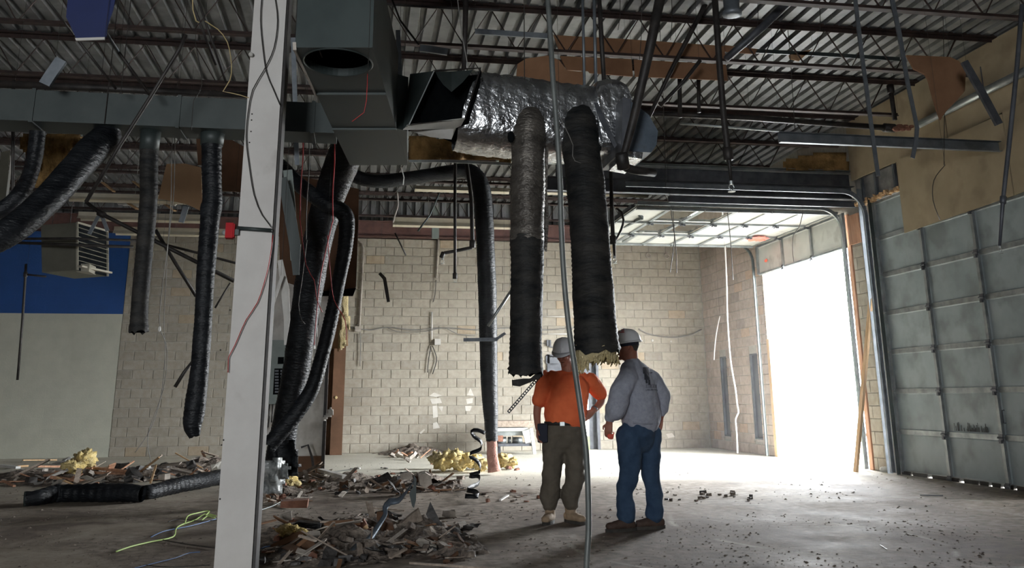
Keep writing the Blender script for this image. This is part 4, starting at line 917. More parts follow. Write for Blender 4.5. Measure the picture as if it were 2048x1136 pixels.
# boarding on the right wall
def wallboard(yz, X, mat, label, th=.016, group='brown boards on the right wall'):
    m = MB(); m.slab([V((X, y, z)) for y, z in yz], V((th, 0, 0))); return tag(m.build('wall_board', mat), label, 'board', group)
wallboard([(13.6, 4.70), (13.6, 5.72), (11.0, 5.72), (11.0, 4.69), (12.2, 4.69)], 8.10, 'gypsum', 'brown board high on the right wall beside the steel header')
wallboard([(10.98, 4.69), (10.98, 5.72), (8.2, 5.72), (8.2, 4.72), (9.8, 4.72)], 8.10, 'gypsum', 'upper brown board nearest the right edge')
wallboard([(12.2, 3.55), (12.2, 4.68), (9.82, 4.68), (9.82, 3.60)], 8.05, 'gypsum', 'brown board hanging down over the top of the closed grey door')
wallboard([(9.8, 3.6), (9.8, 4.7), (8.2, 4.7), (8.2, 3.7)], 8.05, 'gypsum', 'brown board over the door top at the right edge')
m = MB()
for y in (12.42, 12.95, 13.35): m.box((8.06, y-.02, 4.3), (8.12, y+.02, 4.72))
for i, y in enumerate((12.42, 12.95, 13.35)): MB().box((8.125, y-.025, 4.26), (8.165, y+.025, 4.69)).build('wall_stud', 'strut', wall_right)
m = MB(); m.box((8.17, 12.2, 4.25), (8.199, 13.6, 4.7)); m.build('bare_panel', pm('bare_wall', (.18,.18,.18), (.38,.37,.35), 3, .9, coord='World'), wall_right)
rr = random.Random(2); m = MB()
for k in range(26):
    y = 12.25+k*.05; c = V((8.1+rr.uniform(-.03, .03), y, 4.27+rr.uniform(-.02, .03)-.02*(k/26))); m.obox(c, V((.03, 0, rr.uniform(-.01,.01))), V((0, .03, rr.uniform(-.02,.02))), V((0, 0, rr.uniform(.008,.03))))
tag(m.build('broken_edge', 'wood', None), 'jagged strip of broken tan board along the top of the closed grey door', 'board')
# leaning stud
a = atz(1714, 946, 0); b_ = a+V((0, 0, 0)); top = atx(1742, 598, RX-.12); m = MB(); m.bar(a+V((-.02,0,.01)), top, .09, .04, V((1,0,0)))
tag(m.build('wood_stud', 'wood'), 'pine stud leaning across the near jamb of the open doorway', 'wood stud')
m = MB(); q = atz(1768, 945, 0); q = V((8.06, q.y-.05, 0)); 
for k in range(5): m.ball(q+V((rr.uniform(-.03,.03), rr.uniform(-.03,.03), .05)), .055, 7, (1, 1, .8))
tag(m.build('paper_wad', 'white', None), 'pale crumpled paper lump at the foot of the door tracks', 'paper')
# outside: posts of a railing seen against the glare
ou = empty('yard_rail', (9.6, 15.2, 0), 'dark railing post outside the open doorway', 'railing')
a0, a1 = atx(1748, 780, 9.0), atx(1746, 925, 9.0)
MB().box((9.0, a0.y-.03, 0), (9.06, a0.y+.03, 1.55)).build('post', 'steel_black', ou)
for z in (1.15, .45): MB().box((9.0, a0.y-.03, z), (9.06, a0.y+.45, z+.06)).build('rail', 'steel_black', ou)

# ================================================================== LIGHT FITTINGS
def fitting(x0, x1, yb, Y, label, h=12, r=0):
    a = aty(x0, yb, Y); b_ = aty(x1, yb+r, Y); o = empty('strip_light', (a+b_)/2, label, 'light fitting', 'bare strip light fittings')
    H_ = wid(h, a); b_.z = a.z = (a.z+b_.z)/2
    m = MB(); m.box((a.x, Y-.05, a.z+H_*.45), (b_.x, Y+.05, a.z+H_)); m.build('housing', 'cream', o)
    m = MB(); vs = [(a.x, Y-.06, a.z+H_*.45), (b_.x, Y-.06, a.z+H_*.45), (b_.x, Y-.12, a.z), (a.x, Y-.12, a.z), (a.x, Y+.06, a.z+H_*.45), (b_.x, Y+.06, a.z+H_*.45), (b_.x, Y+.12, a.z), (a.x, Y+.12, a.z)]
    m.add(vs, [(0,1,2,3),(5,4,7,6),(0,4,5,1)]); m.build('reflector', 'cream', o)
    n = max(1, int((b_.x-a.x)/1.2))
    for i in range(n):
        q = a.x+(i+.5)*(b_.x-a.x)/n; MB().cyl((q, Y, a.z+H_), (q, Y, 5.2), .004, 5).build('hanger_rod', 'wire_grey', o)
fitting(786, 1062, 453, 17.8, 'long strip light left of the fat ducts, in front of the red beam', 17, 4)
fitting(133, 402, 402, 14.5, 'uppermost cream strip light behind the left ducts', 14, 3)
fitting(157, 404, 441, 16.0, 'middle cream strip light behind the left ducts', 15, 2)
fitting(228, 470, 470, 18.5, 'lowest cream strip light in front of the block wall top at left', 15, 2)
fitting(830, 1020, 382, 15.3, 'thin strip light under the level part of the long black duct', 8, 2)
fitting(1090, 1300, 388, 15.3, 'thin strip light partly hidden by the right fat duct', 7, 3)
def stripboard(x0, y0, x1, y1, Y, w_, label, mat='wood'):
    m = MB(); m.bar(aty(x0, y0, Y), aty(x1, y1, Y-.3), wid(w_, aty(x0, y0, Y)), .02); tag(m.build('wood_lath', mat), label, 'wood', 'broken laths over the strip lights')
stripboard(205, 365, 228, 383, 14.6, 6, 'short bright lath sticking up left of the slim duct')
stripboard(267, 363, 283, 375, 14.6, 6, 'short bright lath just left of the slim duct')
stripboard(250, 402, 274, 418, 14.9, 7, 'lath end under the upper strip light left of the slim duct')
stripboard(322, 403, 350, 422, 14.9, 6, 'lath end under the upper strip light right of the slim duct')
drape([(226, 402), (260, 402), (300, 404), (340, 402), (360, 403), (352, 412), (330, 410), (290, 414), (255, 412), (238, 410)], 14.8, 'white', 'torn_liner', 'torn white liner drooping under the upper strip light', 'plastic sheet', .04, 2)
# dangling bits
strap([(759, 546, 15, 6), (769, 557, 15, 7), (773, 580, 15, 7), (777, 604, 15, 6)], 'dark bent strip hanging in front of the block wall', 'steel_black', 'dangling_strip', group=None)
pipe([(885, 372, 16, 3), (860, 430, 16, 3), (836, 462, 16, 4)], 'galv_dull', 'thin grey rod slanting across the long strip light', 'rod', 'loose_rod')
pipe([(790, 466, 16, 3), (812, 511, 16, 3)], 'steel_black', 'thin dark rod hanging below the long strip light', 'rod', 'loose_rod')
wire([(794, 384, 15.5), (796, 410, 15.5), (790, 430, 15.5), (786, 445, 15.5)], 3, 'wire_white', 'white wire hanging at the left end of the long strip light')
pipe([(1022, 582, 11, 6), (976, 652, 11, 6)], 'galv', 'pale metal strip slanting behind the left fat duct', 'strip', 'loose_rod')
m = MB(); m.angle(aty(927, 683, 13.2), aty(995, 682, 13.2), .05, .004); m.angle(aty(995, 680, 13.2), aty(1012, 668, 13.2), .04, .004); tag(m.build('loose_channel', 'strut'), 'level grey steel strip crossing the long hanging duct at half height', 'strip')
# perforated strap
a, b_ = aty(1078, 754, 7.3), aty(1017, 824, 7.3); m = MB(); d = (b_-a); L = d.length; d.normalize(); sx = d.cross(ey_).normalized(); n = 16
wv = wid(6, a)/2
for s_ in (-1, 1): m.obox((a+b_)/2+sx*wv*s_*.8, d*L/2, sx*wv*.28, ey_*.0015)
for k in range(n+1): m.obox(a+d*L*k/n, d*L/n*.22, sx*wv, ey_*.0015)
tag(m.build('perforated_strap', 'steel_dark'), 'perforated steel strap dangling from the mouth of the left fat duct', 'strap')

# ================================================================== UNIT HEATER
Yh = 15.5; o = empty('unit_heater', aty(128, 550, Yh), 'grey box unit heater with louvres hanging in front of the blue wall', 'heater')
f = [aty(82, 450, Yh), aty(153, 445, Yh), aty(153, 540, Yh), aty(84, 545, Yh)]
m = MB(); dv = aty(179, 462, Yh+1.1)-f[1]; dv = V((.28, .75, 0)); m.slab(f, dv); m.build('casing', 'heater', o)
MB().add([f[1]+V((.003,0,0)), f[1]+dv+V((.003,0,0)), f[2]+dv+V((.003,0,0)), f[2]+V((.003,0,0))], [(0,1,2,3)]).build('core', 'void', o)  # black sheet behind the louvres stands in for the shaded interior
fl_ = [f[1]+V((.004,-.0,0)), f[1]+dv, f[2]+dv, f[2]]
for k in range(8):
    t = .1+.1*k; a = f[1].lerp(f[2], t); m = MB(); m.bar(a+V((.02,0,0)), a+dv+V((.02,0,-.02)), .04, .004); m.build('louvre', 'heater_trim', o)
m = MB(); e1 = V((.012, 0, 0))
m.bar(f[1]+e1, f[2]+e1, .03); m.bar(f[1]+dv+e1, f[2]+dv+e1, .03); m.bar(f[1]+e1, f[1]+dv+e1, .03); m.bar(f[2]+e1+ez*.06, f[2]+dv+e1+ez*.06, .16, .03); m.build('grille_frame', 'heater_trim', o)
MB().box((f[1].x+.05, f[1].y+.1, f[2].z-.01), (f[1].x+.25, f[1].y+.5, f[2].z+.12)).build('base_tray', 'heater_trim', o)
for x in (105, 140): c = aty(x, 447, Yh+.2); MB().cyl(c, V((c.x, c.y, 5.2)), .008, 6).build('hanger_rod', 'steel_black', o)
strap([(178, 468, 15, 7), (195, 435, 15, 7), (202, 428, 15, 7)], 'grey bracket arm rising right of the unit heater', 'strut')
strap([(202, 428, 15, 7), (215, 462, 15, 7)], 'grey bracket arm hanging beside the unit heater', 'strut')
strap([(372, 412, 13, 11), (362, 445, 13, 10)], 'short grey bracket between the left ducts', 'strut')

# ================================================================== LEFT PARTITION REMAINS
Yp = 15.0
pt = empty('partition_wall', aty(585, 938, Yp), 'remnant of a white partition wall behind the sloping black ducts', 'wall')
a, b_ = aty(524, 800, Yp), aty(648, 800, Yp)
MB().box((a.x, Yp, 0), (b_.x, Yp+.1, 3.25)).build('wallboard', 'white_dirty', pt)
MB().box((b_.x, Yp-.02, 0), (b_.x+.05, Yp+.12, 2.95)).build('end_stud', 'steel_black', pt)
MB().box((a.x, Yp-.015, 0), (b_.x, Yp, .3)).build('baseboard', 'board_dark', pt)
q = aty(632, 870, Yp-.02)
strap([(602, 895, 14.6, 4), (616, 890, 14.6, 4), (624, 915, 14.6, 5), (628, 945, 14.6, 5)], 'bent black bar standing against the partition foot', 'steel_black')
drape([(644, 836), (662, 815), (667, 822), (665, 832), (646, 842)], 14.97, 'white_dirty', 'drywall_scrap', 'scrap of drywall hanging at the partition edge', 'drywall', .01, 3)
ep = empty('electrical_panel', aty(553, 810, 14.7), 'grey-green electrical panel with dark breaker rows behind the white column', 'electrical panel')
a, b_ = aty(524, 680, 14.75), aty(584, 808, 14.75)
MB().box((a.x, 14.75, b_.z), (b_.x, 14.98, a.z)).build('cabinet', 'panelbox', ep)
for (x0, y0, x1, y1) in ((556, 714, 567, 728), (549, 737, 558, 789), (560, 737, 571, 789)):
    p, q = aty(x0, y0, 14.74), aty(x1, y1, 14.74); MB().box((p.x, 14.735, q.z), (q.x, 14.75, p.z)).build('breaker_slot', 'void', ep)
for r_ in range(8):
    for (x0, x1) in ((550, 557), (561, 570)):
        p, q = aty(x0, 740+r_*6, 14.73), aty(x1, 743.5+r_*6, 14.73); MB().box((p.x, 14.722, q.z), (q.x, 14.735, p.z)).build('breaker', 'steel_dark', ep)
for x, y1 in ((532, 858), (539, 855), (546, 845)):
    pipe([(x, 796, 14.78, 2.5), (x, 812, 14.78, 2.5), (x-1, y1-20, 14.7, 2.5), (x-3, y1, 14.7, 3)], 'steel_black', {532: 'left', 539: 'middle', 546: 'right'}[x]+' of three cut black cables hanging under the electrical panel', 'cable', 'cable_end', 'cut cables under the electrical panel')
# steel post by the back wall and torn insulation
a, b_ = aty(662, 850, 20.5), aty(686, 850, 20.5)
m = MB(); m.box((a.x, 20.45, 0), (b_.x, 20.47, 2.95)); m.box((a.x, 20.47, 0), (a.x+.03, 20.7, 2.95)); m.box((a.x-.16, 20.6, 0), (a.x, 20.63, 2.95))
tag(m.build('brown_post', 'board_dark'), 'dark brown post standing left of the bare block wall', 'post')
m = MB(); c = aty(672, 795, 20.44); m.ball(c, .035, 8, (1, .3, 1)); tag(m.build('yellow_knob', 'wire_tan'), 'small yellow dot on the brown post', 'knob')
drape([(686, 592), (697, 592), (695, 620), (700, 640), (698, 660), (692, 655), (694, 690), (682, 700), (676, 695), (678, 660), (682, 625)], 13.5, 'fibre_pale', 'insulation_batt', 'torn yellow insulation hanging beside the elbowed duct', 'insulation', .05, 12)
drape([(664, 640), (674, 612), (682, 640), (696, 655), (696, 694), (686, 690), (680, 707), (672, 697), (664, 697)], 13.7, 'board_tan', 'torn_board', 'torn tan board below the tall brown board', 'board', .02, 13)
drape([(632, 592), (640, 590), (640, 640), (630, 690), (620, 740), (614, 770), (612, 760), (620, 690)], 12.2, 'white_dirty', 'torn_liner', 'pale torn strip between the two sloping black ducts', 'strip', .02, 14)

# ================================================================== THINGS ON THE BACK WALL
YB = BY-.06
pipe([(715, 482, YB, 3), (724, 486, YB, 4), (727, 497, YB, 4), (724, 560, YB, 4), (719, 655, YB, 4)], 'plaster', 'conduit with a bent top running down the block wall left side', 'conduit', 'wall_conduit')
m = MB(); c = aty(716, 658, YB); m.box((c.x-.07, YB-.04, c.z-.06), (c.x+.07, YB+.03, c.z+.06)); tag(m.build('junction_box', 'plaster'), 'small box at the foot of the left wall conduit', 'junction box')
pipe([(876, 478, YB, 5), (875, 520, YB, 4), (873, 556, YB, 4)], 'plaster', 'conduit stub dropping from the panel above the block wall', 'conduit', 'wall_conduit')
a, b_ = aty(865, 414, 20.2), aty(878, 476, 20.2); m = MB(); m.box((a.x, 20.2, b_.z), (b_.x, 20.35, a.z)); tag(m.build('switch_gear', 'panelbox'), 'tall grey-green box in front of the red beam', 'box')
m = MB(); c = aty(876, 684, YB); m.box((c.x-.08, YB-.06, c.z-.07), (c.x+.06, YB+.03, c.z+.07)); tag(m.build('junction_box', 'white_dirty'), 'pale switch box on the block wall left of the long duct', 'junction box')
pipe([(864, 624, YB, 2.5), (864, 680, YB, 2.5)], 'wire_white', 'thin white conduit above the pale switch box', 'conduit', 'wall_conduit')
wire([(862, 692, YB), (857, 720, YB), (855, 745, YB)], 2, 'wire_black', 'dark wire end hanging left below the pale switch box')
wire([(865, 692, YB), (873, 715, YB), (871, 730, YB), (865, 748, YB)], 2, 'wire_black', 'dark wire loop hanging right below the pale switch box')
wire([(700, 655, YB), (740, 660, YB), (776, 655, YB), (830, 660, YB), (888, 656, YB), (960, 660, YB), (1020, 656, YB), (1090, 660, YB), (1150, 656, YB)], 2.6, 'wire_grey', 'grey cable strung along the block wall at half height')
wire([(776, 656, YB-.02), (800, 664, YB-.02), (850, 663, YB-.02), (888, 656, YB-.02), (915, 668, YB-.02), (950, 672, YB-.02)], 1.8, 'wire_grey', 'second thinner cable sagging below the strung cable')
wire([(1277, 658, YB), (1300, 669, YB), (1345, 675, YB), (1380, 670, YB), (1403, 659, YB)], 2.6, 'wire_grey', 'cable sagging on the block wall near the right corner')
wire([(720, 665, YB), (721, 690, YB), (720, 732, YB)], 1.8, 'wire_grey', 'wire hanging down from the left wall box')
wire([(872, 560, YB), (870, 590, YB), (866, 604, YB)], 1.6, 'wire_black', 'thin wire below the conduit stub on the block wall')
for i, (x, y) in enumerate(((1296, 511), (1333, 512))):
    c = aty(x, y, YB+.04); t = [c+V((math.cos(a)*.055, -.02, math.sin(a)*.055)) for a in [k*math.pi/8 for k in range(17)]]
    m = MB(); m.tube(t, .02, 6); tag(m.build('pipe_sleeve', 'plaster', None, True), ('left', 'right')[i]+' of two round sleeves set high in the block wall', 'sleeve', 'round sleeves in the block wall')
for i, (x, y) in enumerate(((1305, 681), (1342, 683))):
    c = aty(x, y, YB+.04); m = MB(); m.ball(c, .035-.01*i, 10, (1, .4, 1)); tag(m.build('wall_hook', 'white'), ('larger left', 'smaller right')[i]+' white round cap on the block wall behind the man in grey', 'cap')
m = MB()
for x in (1095, 1100): m.obox(aty(x, 686, YB), V((.02,0,0)), ez*.07, ey_*.03)
m.obox(aty(1103, 694, YB), V((.06,0,-.01)), ez*.012, ey_*.03); tag(m.build('wall_bracket', 'steel_dark'), 'small dark bracket on the block wall left of the white helmet', 'bracket')
for x0, x1, y, l in ((1085, 1130, 633, 'upper'), (1085, 1134, 668, 'lower')): pipe([(x0, y, YB, 1.6), (x1, y, YB, 1.6)], 'wire_white', l+' of two thin white lines on the wall between the fat ducts', 'cord', 'string_line')
a, b_ = aty(1092, 712, YB), aty(1122, 727, YB); MB().box((a.x, YB, b_.z), (b_.x, YB+.05, a.z)).build('notice_frame', 'steel_dark'); o = bpy.data.objects['notice_frame']; tag(o, 'dark framed plate on the block wall behind the orange shoulder', 'plate')
# hanging white cords in front of the right wall
Yw = 19.3
wire([(1450, 492, 17), (1453, 560, 17), (1455, 640, 17), (1461, 720, 17), (1471, 780, 17), (1474, 808, 17), (1477, 825, 17), (1471, 838, 17), (1473, 862, 17), (1475, 906, 17)], 3.2, 'wire_white', 'long white cord hanging from the door track to the floor by the slit windows')
wire([(1440, 632, 19), (1434, 660, 19), (1430, 690, 19), (1428, 720, 19)], 2.5, 'wire_white', 'short pale cord hanging above the left slit window')
wire([(1340, 415, 14.5), (1347, 455, 14.5), (1352, 500, 14.5), (1353, 546, 14.5)], 1.8, 'wire_black', 'thin black wire hanging under the rolled-up door')
wire([(1345, 420, 14.6), (1349, 470, 14.6), (1345, 510, 14.6), (1340, 545, 14.6)], 1.6, 'wire_black', 'second thin black wire hanging under the rolled-up door')
wire([(1455, 425, 14), (1460, 470, 14), (1463, 510, 14), (1466, 560, 14)], 1.6, 'wire_black', 'thin black wire hanging in front of the slit window wall')
wire([(1606, 425, 13.9), (1598, 455, 13.9), (1587, 470, 13.9), (1585, 500, 13.9), (1588, 524, 13.9)], 1.8, 'wire_grey', 'loose wire across the hanging door panel')
m = MB(); m.bar(aty(1345, 419, 14.6), aty(1248, 481, 17.2), .09, .09); tag(m.build('door_rail', 'galv'), 'longer grey rail crossing under the rolled-up door glazing', 'rail')
m = MB(); m.bar(aty(1266, 412, 14.6), aty(1210, 452, 16.6), .06, .06); tag(m.build('door_rail', 'strut'), 'shorter dark rail left of the rolled-up door', 'rail')
m = MB(); m.bar(aty(1268, 413, 14.6), aty(1284, 436, 14.7), .05, .05); m.bar(aty(1284, 436, 14.7), aty(1228, 462, 16.5), .05, .05); tag(m.build('door_rail', 'galv_dull'), 'bent grey rail left of the rolled-up door', 'rail')

# equipment by the back wall
eq = empty('equipment_frame', aty(1030, 892, 19.5), 'old steel frame with grey cylinders standing at the foot of the block wall', 'equipment')
def pbox(x0, y0, x1, y1, Y, d): a, b_ = aty(x0, y0, Y), aty(x1, y1, Y); return MB().box((a.x, Y, b_.z), (b_.x, Y+d, a.z))
YE = 19.6
pbox(992, 842, 1068, 853, YE, .7).build('top_beam', 'wood_grey', eq)
pbox(994, 856, 1056, 862, YE+.05, .6).build('light_shelf', 'white', eq)
pbox(994, 863, 1052, 871, YE+.1, .5).build('lower_beam', 'galv', eq)
for x0, x1 in ((996, 1012), (1016, 1022), (1025, 1044)):
    a, b_ = aty(x0, 881, YE+.3), aty(x1, 881, YE+.3); MB().cyl(a, b_, wid(7, a), 14).build('cylinder', 'galv', eq, True)
pbox(996, 888, 1066, 892, YE, .6).build('base_rail', 'steel_dark', eq)
m = MB(); m.bar(aty(1062, 856, YE), atz(1069, 905, 0.0)*0+V((aty(1069, 900, YE).x, YE, 0.0)), .07, .07); m.build('leg', 'white_dirty', eq)
m = MB(); m.bar(aty(996, 856, YE+.3), V((aty(998, 892, YE+.3).x, YE+.3, 0.0)), .07, .07); m.build('leg', 'steel_dark', eq)
m = MB(); m.bar(aty(1053, 860, YE+.0), aty(1060, 884, YE+.0), .2, .05, ey_); m.build('slatted_arm', 'white', eq)
a = aty(1000, 877, YE-.1); m = MB(); m.obox(a, ex*.06, ey_*.05, ez*.06); m.build('red_box', 'brick', eq)

# ================================================================== PEOPLE
def remesh(mb, vox, iters=4, disp=None, factor=.5):
    me = bpy.data.meshes.new('tmp'); me.from_pydata(mb.v, [], mb.f); o = bpy.data.objects.new('tmp', me); COL.objects.link(o)
    r = o.modifiers.new('r', 'REMESH'); r.mode = 'VOXEL'; r.voxel_size = vox
    s_ = o.modifiers.new('s', 'SMOOTH'); s_.iterations = iters; s_.factor = factor
    dg = bpy.context.evaluated_depsgraph_get(); dg.update(); ev = o.evaluated_get(dg); m2 = bpy.data.meshes.new_from_object(ev)
    bpy.data.objects.remove(o); bpy.data.meshes.remove(me)
    out = MB(); nrm = [v.normal.copy() for v in m2.vertices]
    for v, n in zip(m2.vertices, nrm):
        p = v.co.copy()
        if disp: p = p+n*disp(p)
        out.v.append(p)
    out.f = [tuple(p.vertices) for p in m2.polygons]; bpy.data.meshes.remove(m2)
    return out
def limb(m, pts, rx, ry=None, side=(1, 0, 0), n=16, caps=True, sub=.03):
    """tapered limb with rounded ends; rx along side"""
    ry = ry or rx; P = spline([(V(p), a, b) for p, a, b in zip(pts, rx, ry)], sub)
    c = [p[0] for p in P]; a = [max(.002, p[1]) for p in P]; b = [max(.002, p[2]) for p in P]
    if caps:
        t0 = (c[0]-c[1]).normalized(); t1 = (c[-1]-c[-2]).normalized(); r0 = min(a[0], b[0]); r1 = min(a[-1], b[-1])
        pre = [(c[0]+t0*r0*k, a[0]*f_, b[0]*f_) for k, f_ in ((.95, .2), (.75, .62), (.4, .9))]
        post = [(c[-1]+t1*r1*k, a[-1]*f_, b[-1]*f_) for k, f_ in ((.4, .9), (.75, .62), (.95, .2))]
        c = [q[0] for q in pre]+c+[q[0] for q in post]; a = [q[1] for q in pre]+a+[q[1] for q in post]; b = [q[2] for q in pre]+b+[q[2] for q in post]
    m.tube(c, a, n, True, side, b)
def folds(scale, amp, seed=0, st=(1, 1, 1)):
    def f(p):
        q = V((p.x*st[0]*scale, p.y*st[1]*scale, p.z*st[2]*scale+seed))
        return amp*(noise.noise(q)+.5*noise.noise(q*2.3))
    return f
def hand(m, wrist, d, pn, th, size=1.0, curl=.5):
    """d: direction to fingertips; pn: palm normal (side fingers curl to); th: thumb side direction"""
    d = V(d).normalized(); th = V(th); th = (th-d*th.dot(d)).normalized(); pn = V(pn); pn = (pn-d*pn.dot(d)-th*pn.dot(th)).normalized(); s = size
    limb(m, [wrist-d*.03*s, wrist+d*.03*s, wrist+d*.085*s], [.026*s, .036*s, .041*s], [.02*s, .017*s, .014*s], side=th, sub=.01)
    for i, (o_, L) in enumerate(((.030, .072), (.010, .080), (-.010, .074), (-.029, .058))):
        b_ = wrist+d*.088*s+th*o_*s; c = b_; pts = [b_-d*.015*s, b_]; ang = 0
        for k, f_ in enumerate((.45, .30, .25)):
            ang += curl*(.55, .75, .5)[k]; dd = (d*math.cos(ang)+pn*math.sin(ang)).normalized(); c = c+dd*L*f_*s; pts.append(c)
        limb(m, pts, [.0095*s]*2+[.009*s, .0082*s, .0072*s], side=th, n=8, sub=.008)
    b_ = wrist+d*.03*s+th*.03*s; t1 = b_+(th*.7+d*.7+pn*.25).normalized()*.035*s; t2 = t1+(th*.15+d*.9+pn*.5).normalized()*.032*s
    limb(m, [b_-th*.012*s, t1, t2], [.014*s, .011*s, .008*s], side=pn, n=8, sub=.008)
def head(m, c, f, up=V((0, 0, 1)), s=1.0):
    """c: centre of the skull; f: facing"""
    f = V(f).normalized(); r_ = f.cross(up).normalized(); u = r_.cross(f).normalized()
    def P(a, b_, z): return c+r_*a*s+f*b_*s+u*z*s
    limb(m, [P(0, -.015, .075), P(0, -.012, .03), P(0, .0, -.02), P(0, .02, -.065), P(0, .035, -.098)], [.05*s, .074*s, .073*s, .062*s, .038*s], [.07*s, .095*s, .09*s, .068*s, .04*s], side=r_, n=20, sub=.012)
    limb(m, [P(0, .085, .018), P(0, .103, -.012), P(0, .118, -.034)], [.008*s, .011*s, .015*s], [.008*s, .01*s, .012*s], side=r_, n=8, sub=.008)       # nose
    limb(m, [P(-.035, .083, .03), P(0, .092, .034), P(.035, .083, .03)], [.011*s]*3, side=u, n=8, sub=.01)                                            # brow
    limb(m, [P(-.02, .087, -.066), P(0, .094, -.066), P(.02, .087, -.066)], [.008*s]*3, side=u, n=8, sub=.01)                                          # lips
    limb(m, [P(0, .075, -.098), P(0, .082, -.104)], [.02*s]*2, side=r_, n=8, sub=.01)                                                                   # chin
    for k in (-1, 1):
        limb(m, [P(k*.076, -.012, .018), P(k*.081, -.02, .0), P(k*.075, -.012, -.032)], [.008*s, .009*s, .007*s], [.014*s, .018*s, .010*s], side=r_, n=8, sub=.01)
        m.ball(P(k*.032, .072, -.03), .026*s, 8)
    return P, r_, f, u
def hat(parent, P, r_, f, u, z0=.035, flag=False, side_=-1):
    m = MB(); n = 28; vs = []; L = 9
    for i in range(L+1):
        t = i/L*math.pi/2; rr_ = math.cos(t)**.8 if i < L else .02
        for j in range(n):
            a = 2*math.pi*j/n; ridge = 1+.03*max(0, 1-abs(math.sin(a/1))*6)*math.sin(t)
            vs.append(P(math.cos(a)*.112*rr_, math.sin(a)*.135*rr_-.005, z0+.125*math.sin(t)*ridge))
    m.add(vs, [(i*n+j, i*n+(j+1)%n, (i+1)*n+(j+1)%n, (i+1)*n+j) for i in range(L) for j in range(n)]+[tuple(range(L*n, L*n+n))])
    m.build('shell', 'helmet', parent, True)
    m = MB(); vs = []
    for k, (e, dz) in enumerate(((.0, .004), (.018, -.004), (.020, -.010), (.0, -.014))):
        for j in range(n):
            a = 2*math.pi*j/n; fr_ = max(0, math.sin(a))**1.6*.045*(1 if e else 0)
            vs.append(P(math.cos(a)*(.112+e*.6), math.sin(a)*(.135+e*.6+fr_)-.005, z0+dz-fr_*.35))
    m.add(vs, [(i*n+j, (i+1)%4*n+j, (i+1)%4*n+(j+1)%n, i*n+(j+1)%n) for i in range(4) for j in range(n)])
    m.build('brim', 'helmet', parent, True)
    m = MB(); vs = [P(math.cos(2*math.pi*j/n)*.092, math.sin(2*math.pi*j/n)*.112-.005, z) for z in (z0-.012, z0-.04) for j in range(n)]
    m.add(vs, [(j, (j+1)%n, n+(j+1)%n, n+j) for j in range(n)]); m.build('headband', 'navy', parent, True)
    m = MB(); m.tube([P(0, -.135, z0+.0), P(0, -.1, z0+.08), P(0, 0, z0+.128), P(0, .1, z0+.09), P(0, .135, z0+.01)], .008, 6); m.build('crown_ridge', 'helmet', parent, True)
def boot(parent, ankle, toe_dir, mat, L=.29, h=.12, z=0):
    d = V(toe_dir); d.z = 0; d.normalize(); s = V((d.y, -d.x, 0)); a = V((ankle.x, ankle.y, 0))
    m = MB()
    limb(m, [a-d*.06+ez*.055, a+ez*.06, a+d*.09+ez*.055, a+d*.165+ez*.048], [.04, .046, .05, .045], [.045, .05, .04, .034], side=s, n=14, sub=.02)
    limb(m, [a+ez*.05, a-d*.005+ez*.11, a-d*.012+ez*.17], [.046, .05, .055], [.056, .06, .062], side=s, n=14, sub=.02)
    o = remesh(m, .009, 3, folds(30, .003)).build('boot', mat, parent, True)
    m = MB(); vs = []; n = 20
    for z_ in (.0, .028):
        for j in range(n):
            q = 2*math.pi*j/n; x = math.cos(q); y = math.sin(q); w_ = .046+.008*x; vs.append(a+d*(.052+x*.155)+s*y*w_*(1 if x < .6 else .93)+ez*z_)
    m.add(vs, [(j, (j+1)%n, n+(j+1)%n, n+j) for j in range(n)]+[tuple(reversed(range(n))), tuple(range(n, 2*n))]); m.build('sole', 'sole', o)
    return o

# ---- man in orange
YO = 8.9
def q(x, y, dy=0): return aty(x, y, YO+dy)
fo = V((-.28, -.96, 0)).normalized(); so = V((.96, -.28, 0)).normalized()      # facing; towards picture right
of = q(1124, 1042); man1 = empty('person', V((of.x, of.y, 0)), 'man in an orange polo shirt and white hard hat, hand on hip, facing the camera', 'person', 'two men in hard hats')
hd = q(1128, 706, .02); hf = (fo+V((-.25, 0, -.38))).normalized()
LS, RS = q(1092, 752, .05), q(1180, 757, .05)
LE, LW = q(1075, 815, .02), q(1076, 856, -.06); RE, RW = q(1203, 797, .12), q(1185, 823, -.02)
LH, RH = q(1106, 866), q(1148, 866, -.02)
LK, RK = q(1103, 955, -.05), q(1150, 955, -.05); LA, RA = q(1100, 1024), q(1142, 1022, -.03)
hipc = (LH+RH)/2; nk = q(1136, 748, .06)
m = MB()
P, r_, f_, u_ = head(m, hd, hf, s=.98)
limb(m, [hd-u_*.06-f_*.02, nk, nk-ez*.06], [.056, .060, .075], [.06, .062, .07], side=so, sub=.02)
limb(m, [nk-ez*.05, nk-ez*.2, hipc+ez*.1, hipc-ez*.02], [.12, .14, .13, .13], [.08, .1, .1, .1], side=so)
for A, E_, W_ in ((LS, LE, LW), (RS, RE, RW)): limb(m, [A, E_, W_], [.045, .040, .028], side=so)
for A, K, B_ in ((LH, LK, LA), (RH, RK, RA)): limb(m, [A, K, B_+ez*.02], [.06, .045, .04], side=so)
hand(m, LW, V((-.05, 0, -1))+fo*.25, so, fo, .98, .7)
hand(m, RW, (q(1168, 838, -.06)-RW), so*-.5-fo*-.2+V((0,0,-.3)), V((0, 0, 1))-so*.2, .95, .5)
remesh(m, .0065, 2).build('body', 'skin', man1, True)
m = MB()     # shirt
limb(m, [nk-ez*.035, q(1137, 768, .03), q(1134, 800, 0), q(1130, 828, -.01), q(1128, 840, -.01)], [.105, .20, .205, .205, .20], [.085, .125, .155, .165, .155], side=so, n=24)
